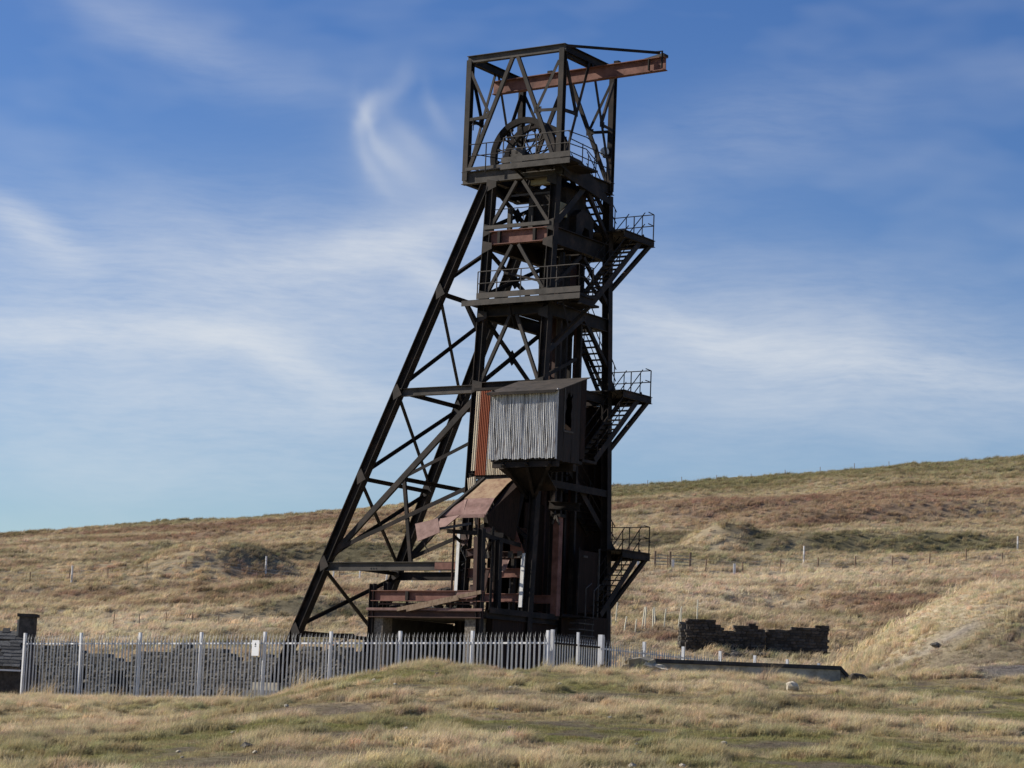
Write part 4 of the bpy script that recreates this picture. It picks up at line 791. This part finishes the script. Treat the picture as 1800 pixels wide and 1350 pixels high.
# ================================================================== palisade fence
FC = Vector((1.355, 70.0)); FD = Vector((-.804, .595)); GD = Vector((math.cos(math.radians(60)), math.sin(math.radians(60))))
def paling_mesh():
    # W-section pale with a split, outward-curling triple point
    xs = [-.034, -.018, 0, .018, .034]; ys = [0, -.014, 0, -.014, 0]; V, F = [], []
    for z in (0.0, 2.02):
        V += [(x, y, z) for x, y in zip(xs, ys)]
    for i in range(4): F.append((i, i + 1, 6 + i, 5 + i))
    n = len(V); V += [(-.026, 0, 2.02), (-.009, -.007, 2.02), (-.022, -.05, 2.22), (.009, -.007, 2.02), (.026, 0, 2.02), (.022, -.05, 2.22), (-.012, -.008, 2.02), (.012, -.008, 2.02), (0, .03, 2.27)]
    F += [(n, n + 1, n + 2), (n + 3, n + 4, n + 5), (n + 6, n + 7, n + 8)]
    me = bpy.data.meshes.new('paling'); me.from_pydata(V, [], F); me.update(); me.materials.append(M['galv_dull'])
    return me
PAL = paling_mesh(); RAILP = None
V, F = box(-.04, .04, -.045, .045, 0, 2.36); POSTM = mesh('post', V, F); POSTM.materials.append(M['galv'])
def fence_run(name, label, start, d, nb, bay, ztop, zdrop, npal=17, cat='fence'):
    """nb bays from start along d; ztop is the height of the post tops"""
    ang = math.atan2(d.y, d.x); root = empty(name, (start.x, start.y, ztop - 2.36), ang); tag(root, label, cat)
    nrm = -1 if d.x < 0 else 1     # camera side of the run
    slope = -zdrop / (nb * bay)
    rr = random.Random(int(abs(start.x * 100)) + 3)
    for k in range(nb + 1):
        o = link('post', POSTM, None, root); o.location = (k * bay, 0, slope * k * bay); o.rotation_euler = (rr.uniform(-.006, .006), rr.uniform(-.006, .006), 0)
    for zr_ in (.30, 2.0):
        V, F = extrude(sec_L(.05, .05, .006), (.0, .055 * nrm * -1, zr_), (nb * bay, .055 * nrm * -1, zr_ + slope * nb * bay), (0, -nrm, 0)); link('rail', mesh('rail', V, F), 'galv', root)
    for k in range(nb):
        for j in range(npal):
            x = k * bay + bay * (j + .5) / npal
            o = link('paling', PAL, None, root); o.location = (x, (.055 + .02) * -nrm, slope * x + .06); kk = 4 if rr.random() < .07 else 1; o.rotation_euler = (rr.uniform(-.01, .01) * kk, rr.uniform(-.008, .008) * kk, 0 if nrm > 0 else math.pi)
    return root
fl_ = fence_run('palisade_fence', 'long run of galvanised palisade fence with bright posts, left of the corner', FC + FD * .06, FD, 8, 2.70, 2.64, .28)
# gate in the return side, then the run going away to the right
GT = empty('palisade_gate', (FC.x, FC.y, .29), math.atan2(GD.y, GD.x)); tag(GT, 'double leaf palisade gate with heavy posts just right of the fence corner', 'gate')
for x, w in ((.16, .09), (1.7, .07), (3.15, .14)):
    V, F = box(x - w / 2, x + w / 2, -w / 2, w / 2, 0, 2.38); link('gate_post', mesh('gate_post', V, F), 'galv', GT)
for x0, x1 in ((.22, 1.64), (1.76, 3.06)):
    for z in (.3, 1.98):
        V, F = box(x0, x1, -.02, .03, z, z + .05); link('rail', mesh('rail', V, F), 'steel', GT)
    n = 9
    for j in range(n):
        o = link('paling', PAL, None, GT); o.location = (x0 + (x1 - x0) * (j + .5) / n, .07, .05); o.rotation_euler = (0, 0, math.pi)
V, F = box(1.62, 1.80, -.09, -.02, 1.15, 1.45); link('lock_box', mesh('lock_box', V, F), 'steel', GT); V, F = box(3.0, 3.2, -.11, -.07, 1.3, 1.5); link('hasp', mesh('hasp', V, F), 'steel', GT)
fence_run('palisade_fence', 'run of palisade fence receding right from the gate behind the concrete wall', FC + GD * 3.25, GD, 7, 2.75, 2.62, .15)
# safety notice on the fence
sp_ = FC + FD * (2.70 * 4 + .32); SG = empty('notice_sign', (sp_.x - .595 * .12, sp_.y - .804 * .12, 1.75), math.atan2(-FD.y, -FD.x)); tag(SG, 'small white safety notice fixed to the palisade fence', 'sign')
V, F = box(-.15, .15, -.006, 0, 0, .48); link('panel', mesh('panel', V, F), 'sign', SG)
V, F = slab([(-.035, -.009, .33), (.035, -.009, .33), (.0, -.009, .41)], (0, -1, 0), .003); link('symbol', mesh('symbol', V, F), 'ink', SG)
V, F = box(-.03, .03, -.009, -.007, .28, .305); link('symbol', mesh('symbol', V, F), 'ink', SG)

# ================================================================== stone walls
def stones(root, length, top, th, course, wmin, wmax, mat, seed, skip=None, z0=0.0):
    rg = random.Random(seed); kinds = []
    for k in range(6):
        V, F = box(-.5, .5, -.5, .5, -.5, .5); me = mesh('stone', V, F); bm = bmesh.new(); bm.from_mesh(me); bmesh.ops.bevel(bm, geom=bm.edges[:], offset=.09, segments=1, affect='EDGES')
        for v in bm.verts: v.co += Vector((rg.uniform(-.05, .05), rg.uniform(-.08, .08), rg.uniform(-.06, .06)))
        bm.to_mesh(me); bm.free(); me.materials.append(M[mat]); kinds.append(me)
    z = z0; row = 0; cnt = 0; XV, XF = [], []
    while z < 6:
        hgt = course * rg.uniform(.8, 1.25); x = -rg.uniform(0, wmax / 2); any_ = False
        while x < length:
            w = rg.uniform(wmin, wmax); xm = x + w / 2
            if 0 <= xm <= length and z + hgt * .4 < top(xm) and not (skip and skip(xm, z + hgt / 2)):
                if cnt >= 290:
                    km = kinds[rg.randrange(6)]; nb_ = len(XV); XV += [Vector((v.co.x * w * .98 + xm, v.co.y * th, v.co.z * hgt * .96 + z + hgt / 2)) for v in km.vertices]; XF += [tuple(nb_ + i_ for i_ in q.vertices) for q in km.polygons]; x += w; any_ = True; continue
                o = link('stone', kinds[rg.randrange(6)], None, root); o.location = (xm, rg.uniform(-.03, .03), z + hgt / 2); o.scale = (w * .98, th * rg.uniform(.92, 1.06), hgt * .96); o.rotation_euler = (0, rg.uniform(-.03, .03), rg.uniform(-.04, .04)); cnt += 1; any_ = True
            x += w
        z += hgt; row += 1
        if not any_: break
    if XV: link('upper_stones', mesh('upper_stones', XV, XF), mat, root)['kind'] = 'stuff'
    return cnt
# long wall behind the fence
a = Vector((-19.8, 102.6)); b = Vector((-5.2, 93.2)); dv = (b - a); LW = dv.length
SW = empty('stone_wall', (a.x, a.y, .35), math.atan2(dv.y, dv.x)); tag(SW, 'long grey rubble stone wall with dark openings behind the palisade fence', 'wall')
op = [(.6, 1.3, 1.3), (2.9, 3.6, 1.2), (5.0, 5.9, 1.1)]
def core(root, L, top, th, mat, skipz=None, z0=0):
    V, F = [], []; n = int(L / .4)
    for i in range(n):
        x0, x1 = L * i / n, L * (i + 1) / n; t = top((x0 + x1) / 2) - .12; bz = z0
        for (p, q, h) in (skipz or []):
            if p < (x0 + x1) / 2 < q: bz = h
        vv, ff = box(x0, x1 - .002, -th / 2, th / 2, bz, t); m_ = len(V); V += vv; F += [tuple(i_ + m_ for i_ in f) for f in ff]
    return link('mortar_core', mesh('mortar_core', V, F), mat, root)
tp = lambda x: 1.85 + .25 * math.sin(x * .9) + .12 * math.sin(x * 3.1) + (.1 if x > 9 else 0)
stones(SW, LW, tp, .5, .14, .13, .42, 'stone', 12, lambda x, z: any(p < x < q and z < h for p, q, h in op)); core(SW, LW, tp, .40, 'stone', op)
V, F = box(.4, 6.2, .45, .6, 0, 1.5); link('inner_wall', mesh('inner_wall', V, F), 'stone_dark', SW)
# ruined building on the slope; front stone coloured dark as unlit
z_r = hz(13.5, 141) - .02
RW = empty('ruined_wall', (10.55, 140.8, z_r), .02); tag(RW, 'ruined stone wall coloured dark as unlit with ragged top and fallen corner, left half of the ruin', 'ruin')
tpa = lambda x: 1.62 if x < 1.55 else (1.62 - (x - 1.55) * 1.1 if x < 2.0 else (1.2 + .25 * math.sin(x * 2.2) + .1 * math.sin(x * 7)))
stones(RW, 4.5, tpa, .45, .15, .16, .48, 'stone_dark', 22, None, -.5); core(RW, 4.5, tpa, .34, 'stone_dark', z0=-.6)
rt = RW
RX = empty('ruined_wall', (15.15, 141.3, z_r + .18), .03); tag(RX, 'ruined stone wall coloured dark as unlit with level top, right half of the ruin', 'ruin')
tpb = lambda x: .92 + .42 * min(1, x / 3.4) + .05 * math.sin(x * 9)
stones(RX, 3.55, tpb, .45, .15, .16, .48, 'stone_dark', 25, None, -.6); core(RX, 3.55, tpb, .34, 'stone_dark', z0=-.6)
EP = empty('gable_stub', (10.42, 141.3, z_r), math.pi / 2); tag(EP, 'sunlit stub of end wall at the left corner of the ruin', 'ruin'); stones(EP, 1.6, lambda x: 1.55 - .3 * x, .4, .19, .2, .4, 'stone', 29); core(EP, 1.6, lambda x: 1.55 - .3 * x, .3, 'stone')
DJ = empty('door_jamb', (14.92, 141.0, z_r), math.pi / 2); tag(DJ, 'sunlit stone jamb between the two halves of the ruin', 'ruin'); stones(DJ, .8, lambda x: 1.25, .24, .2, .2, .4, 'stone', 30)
rg = random.Random(31)
for k in range(14):
    x = 12.6 + rg.uniform(0, 2.3); y = 139.6 + rg.uniform(-.6, .6)
    o = link('fallen_stone', rock_mesh('fallen_stone', rg.uniform(.14, .28), 300 + k), 'stone'); o.location = (x, y, hz(x, y) + .08); tag(o, 'fallen stone in the rubble in front of the ruined wall', 'stone', 'fallen stones at the ruin')
# low concrete wall with coping on the bank
CW = empty('concrete_wall', (4.0, 65.0, 1.20), math.radians(1.5)); tag(CW, 'low concrete retaining wall with coping coloured dark as unlit on the bank, right of the gate', 'wall')
V, F = box(0, 4.95, -.16, .16, -.6, .50); link('wall_body', mesh('wall_body', V, F), 'concrete_pale', CW)
for k in range(5):
    V, F = box(k * .99 + .005, k * .99 + .985, -.20, .20, .504, .605); link('coping_slab', mesh('coping_slab', V, F), 'coping', CW)
V, F = slab([(4.96, -.2, .605), (5.35, -.2, .20), (5.35, -.2, .10), (4.96, -.2, .5)], (0, -1, 0), .40); link('sloping_coping', mesh('sloping_coping', V, F), 'coping', CW)
V, F = slab([(4.955, -.15, .48), (5.33, -.15, .1), (5.33, -.15, -.6), (4.955, -.15, -.6)], (0, -1, 0), .3); link('wall_end', mesh('wall_end', V, F), 'concrete', CW)
def rock(x, y, r, seed, mat, label, cat='rock', dz=0.0, flat=.7, rot=(0, 0, 0), group=None, name='rock'):
    me = rock_mesh(name, r, seed, flat); o = link(name, me, mat); o.location = (x, y, hz(x, y) + dz); o.rotation_euler = rot; tag(o, label, cat, group); return o
def broken_slab(x, y, z, size, rot, label):
    V, F = box(-size[0] / 2, size[0] / 2, -size[1] / 2, size[1] / 2, -size[2] / 2, size[2] / 2); me = mesh('broken_block', V, F); bm = bmesh.new(); bm.from_mesh(me); bmesh.ops.subdivide_edges(bm, edges=bm.edges[:], cuts=2, use_grid_fill=True)
    for v in bm.verts: v.co += Vector((rg.uniform(-1, 1), rg.uniform(-1, 1), rg.uniform(-1, 1))) * .06
    bm.to_mesh(me); bm.free(); o = link('broken_block', me, 'stone_pale'); o.location = (x, y, z); o.rotation_euler = rot; return tag(o, label, 'block')
broken_slab(3.62, 64.95, hz(3.62, 64.95) + .26, (.75, .6, .42), (.1, -.12, .3), 'large pale broken slab at the left end of the concrete wall'); broken_slab(4.05, 64.6, hz(4.05, 64.6) + .14, (.6, .3, .34), (.2, .3, -.2), 'pale block leaning against the front of the concrete wall')
broken_slab(3.2, 64.8, hz(3.2, 64.8) + .12, (.5, .4, .16), (.0, -.55, .1), 'thin pale slab tilted against the larger broken slab')
rock(2.5, 66.4, .18, 47, 'stone_pale', 'small pale stone in front of the gate foot', 'stone', .1, .5)
for k in range(7):
    x = 4.6 + k * .55 + rg.uniform(-.1, .1); rock(x, 64.65 + rg.uniform(-.1, .15), rg.uniform(.08, .16), 60 + k, 'stone_pale', 'one of the small pale stones lined along the foot of the concrete wall', 'stone', .05, .5, group='small stones along the concrete wall')
rock(6.4, 54.1, .13, 51, 'stone_pale', 'pale jagged stone standing alone on the right of the bank', 'stone', .1, .9); rock(-3.4, 33.2, .10, 52, 'stone', 'dark stone in the grass at lower left centre', 'stone', .02); rock(-2.35, 29.0, .13, 53, 'stone_dark', 'dark stone at the bottom edge left of centre', 'stone', .06)
rock(14.4, 63.4, .18, 54, 'stone_pale', 'curved pale stone beside the gravel at far right', 'stone', .0, .4); rock(12.6, 71.6, .13, 56, 'stone', 'dark boulder on the grey path up the right bank', 'boulder', .1); rock(9.3, 64.6, .22, 57, 'stone_dark', 'dark lump of turf and stone at the end of the concrete wall', 'stone', .1)
for k in range(70):
    y = rg.uniform(27, 58) if k < 46 else rg.uniform(28, 36); x = rg.uniform(-.2, .2) * y; rock(x, y, rg.uniform(.018, .05), 500 + k, 'stone_pale' if k % 3 else 'stone', 'small loose stone scattered in the foreground grass', 'stone', .035, .7, group='loose stones in the foreground')

# ================================================================== slate-roofed outbuilding at the left edge
bx_, by_ = -16.55, 85.0; zg = hz(bx_, by_)
OB = empty('outbuilding', (bx_ - 5.0, by_, zg), .03); tag(OB, 'low dark stone outbuilding with stone slate roof and chimney at the left edge', 'building')
V, F = box(0, 5.0, 0, .4, -.3, 1.32); link('front_wall', mesh('front_wall', V, F), 'stone_dark', OB)
V, F = slab([(5.0, 0.01, -.3), (5.0, 0.01, 1.25), (5.0, 1.5, 2.55), (5.0, 3.0, 1.25), (5.0, 3.0, -.3)], (1, 0, 0), .4); link('gable_wall', mesh('gable_wall', V, F), 'stone_dark', OB)
V, F = box(0, 4.58, 2.6, 3.0, -.3, 1.3); link('rear_wall', mesh('rear_wall', V, F), 'stone_dark', OB)
V, F = box(4.62, 5.15, 1.15, 1.75, 1.9, 3.05); ch = link('chimney', mesh('chimney', V, F), 'stone_dark', OB); V, F = box(4.55, 5.22, 1.08, 1.82, 3.054, 3.16); link('chimney_cap', mesh('chimney_cap', V, F), 'stone_dark', ch)
V, F = box(4.545, 4.615, 1.2, 1.7, 2.0, 2.95); link('chimney_lit_side', mesh('chimney_lit_side', V, F), 'concrete_pale', ch)  # pale slab painting the sunlit left side of the chimney
rg = random.Random(77)
for side in (0, 1):
    V, F = slab([(0, -.1 if side == 0 else 3.1, 1.22), (4.95, -.1 if side == 0 else 3.1, 1.22), (4.95, 1.5, 2.54), (0, 1.5, 2.54)], (0, -.63 if side == 0 else .63, .77), .05); link('roof_boarding', mesh('roof_boarding', V, F), 'wood', OB)
sk = []
for k in range(4):
    V, F = box(-.5, .5, 0, 1, 0, 1); me = mesh('slate', V, F)
    for v in me.vertices: v.co.x += rg.uniform(-.02, .02); v.co.y += rg.uniform(-.05, .05)
    me.materials.append(M['slate']); sk.append(me)
rl = math.hypot(1.62, 1.32); sa = math.atan2(1.32, 1.62); nc = 11
for c in range(nc):
    x = -rg.uniform(0, .3)
    while x < 4.95:
        w = rg.uniform(.24, .46); t = rl * c / nc
        if rg.random() > (.03 if c < 9 else .12) and x + w < 5.08 - (.1 if rg.random() < .3 else 0):
            o = link('slate', sk[rg.randrange(4)], None, OB); o.scale = (w * .97, .30, .028); o.location = (x + w / 2, -.14 + math.cos(sa) * t, 1.24 + math.sin(sa) * t + .028); o.rotation_euler = (sa - .09 + rg.uniform(-.02, .02), rg.uniform(-.012, .012), rg.uniform(-.03, .03))
        x += w
V, F = box(-.1, 5.0, -.2, -.13, 1.12, 1.18); link('lit_eaves_strip', mesh('lit_eaves_strip', V, F), 'white', OB)  # white colour paints the sunlit strip along the eaves

# ================================================================== things on the hillside
def pole(name, x, y, h, r, mat, label, cat, lean=(0, 0), group=None, bands=False):
    root = empty(name, (x, y, hz(x, y) - .1)) if bands else None
    if bands:
        tag(root, label, cat, group)
        for k in range(4):
            V, F = tube([(0, 0, h * k / 4), (0, 0, h * (k + 1) / 4 - .03)], r, 8); link('band', mesh('band', V, F), 'white' if k % 2 == 0 or k == 3 else 'sheet_white', root)
        return root
    V, F = tube([(0, 0, -.2), (lean[0] * h * .5, lean[1] * h * .5, h * .5), (lean[0] * h, lean[1] * h, h)], r, 6); o = link(name, mesh(name, V, F), mat); o.location = (x, y, hz(x, y)); tag(o, label, cat, group); return o
for x, y, lab in ((24.9, 204.1, 'white marker pole on the hillside right of the tower'), (45.4, 216.8, 'white marker pole near the right edge of the hillside'), (-33.6, 190.5, 'white marker pole on the hillside near the left edge'), (-18.9, 193.8, 'white marker pole on the hillside beside the dark mound')):
    pole('marker_pole', x, y, 1.5, .07, 'white', lab, 'pole', group='white marker poles', bands=True)
rg = random.Random(91)
for px, py, h in ((6.85, 152.5, 1.2), (7.15, 153.6, 1.35), (7.55, 150.6, 1.05), (8.2, 150.2, 1.1), (8.75, 152.0, 1.35), (8.95, 152.4, 1.3), (9.45, 152.4, 1.15), (9.7, 153.8, 1.2), (10.2, 153.2, 1.15), (11.2, 155.0, 1.3), (11.45, 155.8, 1.25), (12.6, 157.2, 1.4)):
    pole('tree_guard', px * .985, py, h, .042, 'plastic_pale', 'thin pale tree guard in the cluster on the slope just right of the tower', 'tree guard', (rg.uniform(-.14, .16), rg.uniform(-.1, .1)), 'tree guards on the slope')
def post_row(name, label, pts, h, r, jit=0.0, mat='wood'):
    root = empty(name, (pts[0][0], pts[0][1], hz(*pts[0][:2]))); tag(root, label, 'fence'); base = Vector(root.location)
    V, F = tube([(0, 0, -.3), (0, 0, 1)], r, 5); me = mesh('post', V, F); me.materials.append(M[mat]); tops = []
    for (x, y) in pts:
        o = link('post', me, None, root); o.location = Vector((x, y, hz(x, y))) - base; o.scale = (1, 1, h * rg.uniform(.85, 1.1)); o.rotation_euler = (rg.uniform(-.06, .06), rg.uniform(-.08, .08), 0); tops.append(Vector((x, y, hz(x, y) + h * .85)) - base)
    for k in (1.0, .65, .35):
        V, F = tube([t - Vector((0, 0, h * .85 * (1 - k))) for t in tops], .006, 3); link('wire', mesh('wire', V, F), 'galv_dull', root)
post_row('wire_fence', 'post and wire fence crossing the slope right of the tower', [(4 + 3.1 * k, 199.0 + .30 * k) for k in range(15)], 1.1, .06)
post_row('wire_fence', 'post and wire fence crossing the slope left of the tower', [(-52 + 3.0 * k, 190.5 + .18 * k) for k in range(15)], .85, .04)
post_row('wire_fence', 'line of thin posts along the skyline right of the tower', [(14 + 4.6 * k, 326 - .1 * k) for k in range(9)], 1.0, .04)
post_row('wire_fence', 'short row of old posts in the pale grass above the left fence', [(-24 + 1.55 * k, 151.5 + .5 * k) for k in range(7)], .95, .03)
post_row('wire_fence', 'row of short posts seen under the back legs', [(-13 + 2.0 * k, 186 + .2 * k) for k in range(7)], 1.2, .06, mat='white')
FG = empty('field_gate', (12.3, 201.0, hz(13.5, 201.2)), .05); tag(FG, 'grey field gate between dark posts on the slope right of the tower', 'gate')
for x in (0, 1.25, 2.9):
    V, F = box(x - .08, x + .08, -.08, .08, -.2, 1.35); link('gate_post', mesh('gate_post', V, F), 'wood', FG)
for x0, x1 in ((.1, 1.15), (1.35, 2.8)):
    for z in (.25, .5, .75, 1.0):
        V, F = box(x0, x1, -.02, .02, z, z + .06); link('bar', mesh('bar', V, F), 'grey_green', FG)
for x, lab in ((10.9, 'white painted post left of the field gate'), (13.75, 'white painted post in the middle of the field gate'), (18.8, 'white painted post right of the field gate')):
    V, F = box(-.1, .1, -.08, .08, -.2, .85); o = link('white_post', mesh('white_post', V, F), 'white'); o.location = (x, 200.6, hz(x, 200.6)); tag(o, lab, 'post')
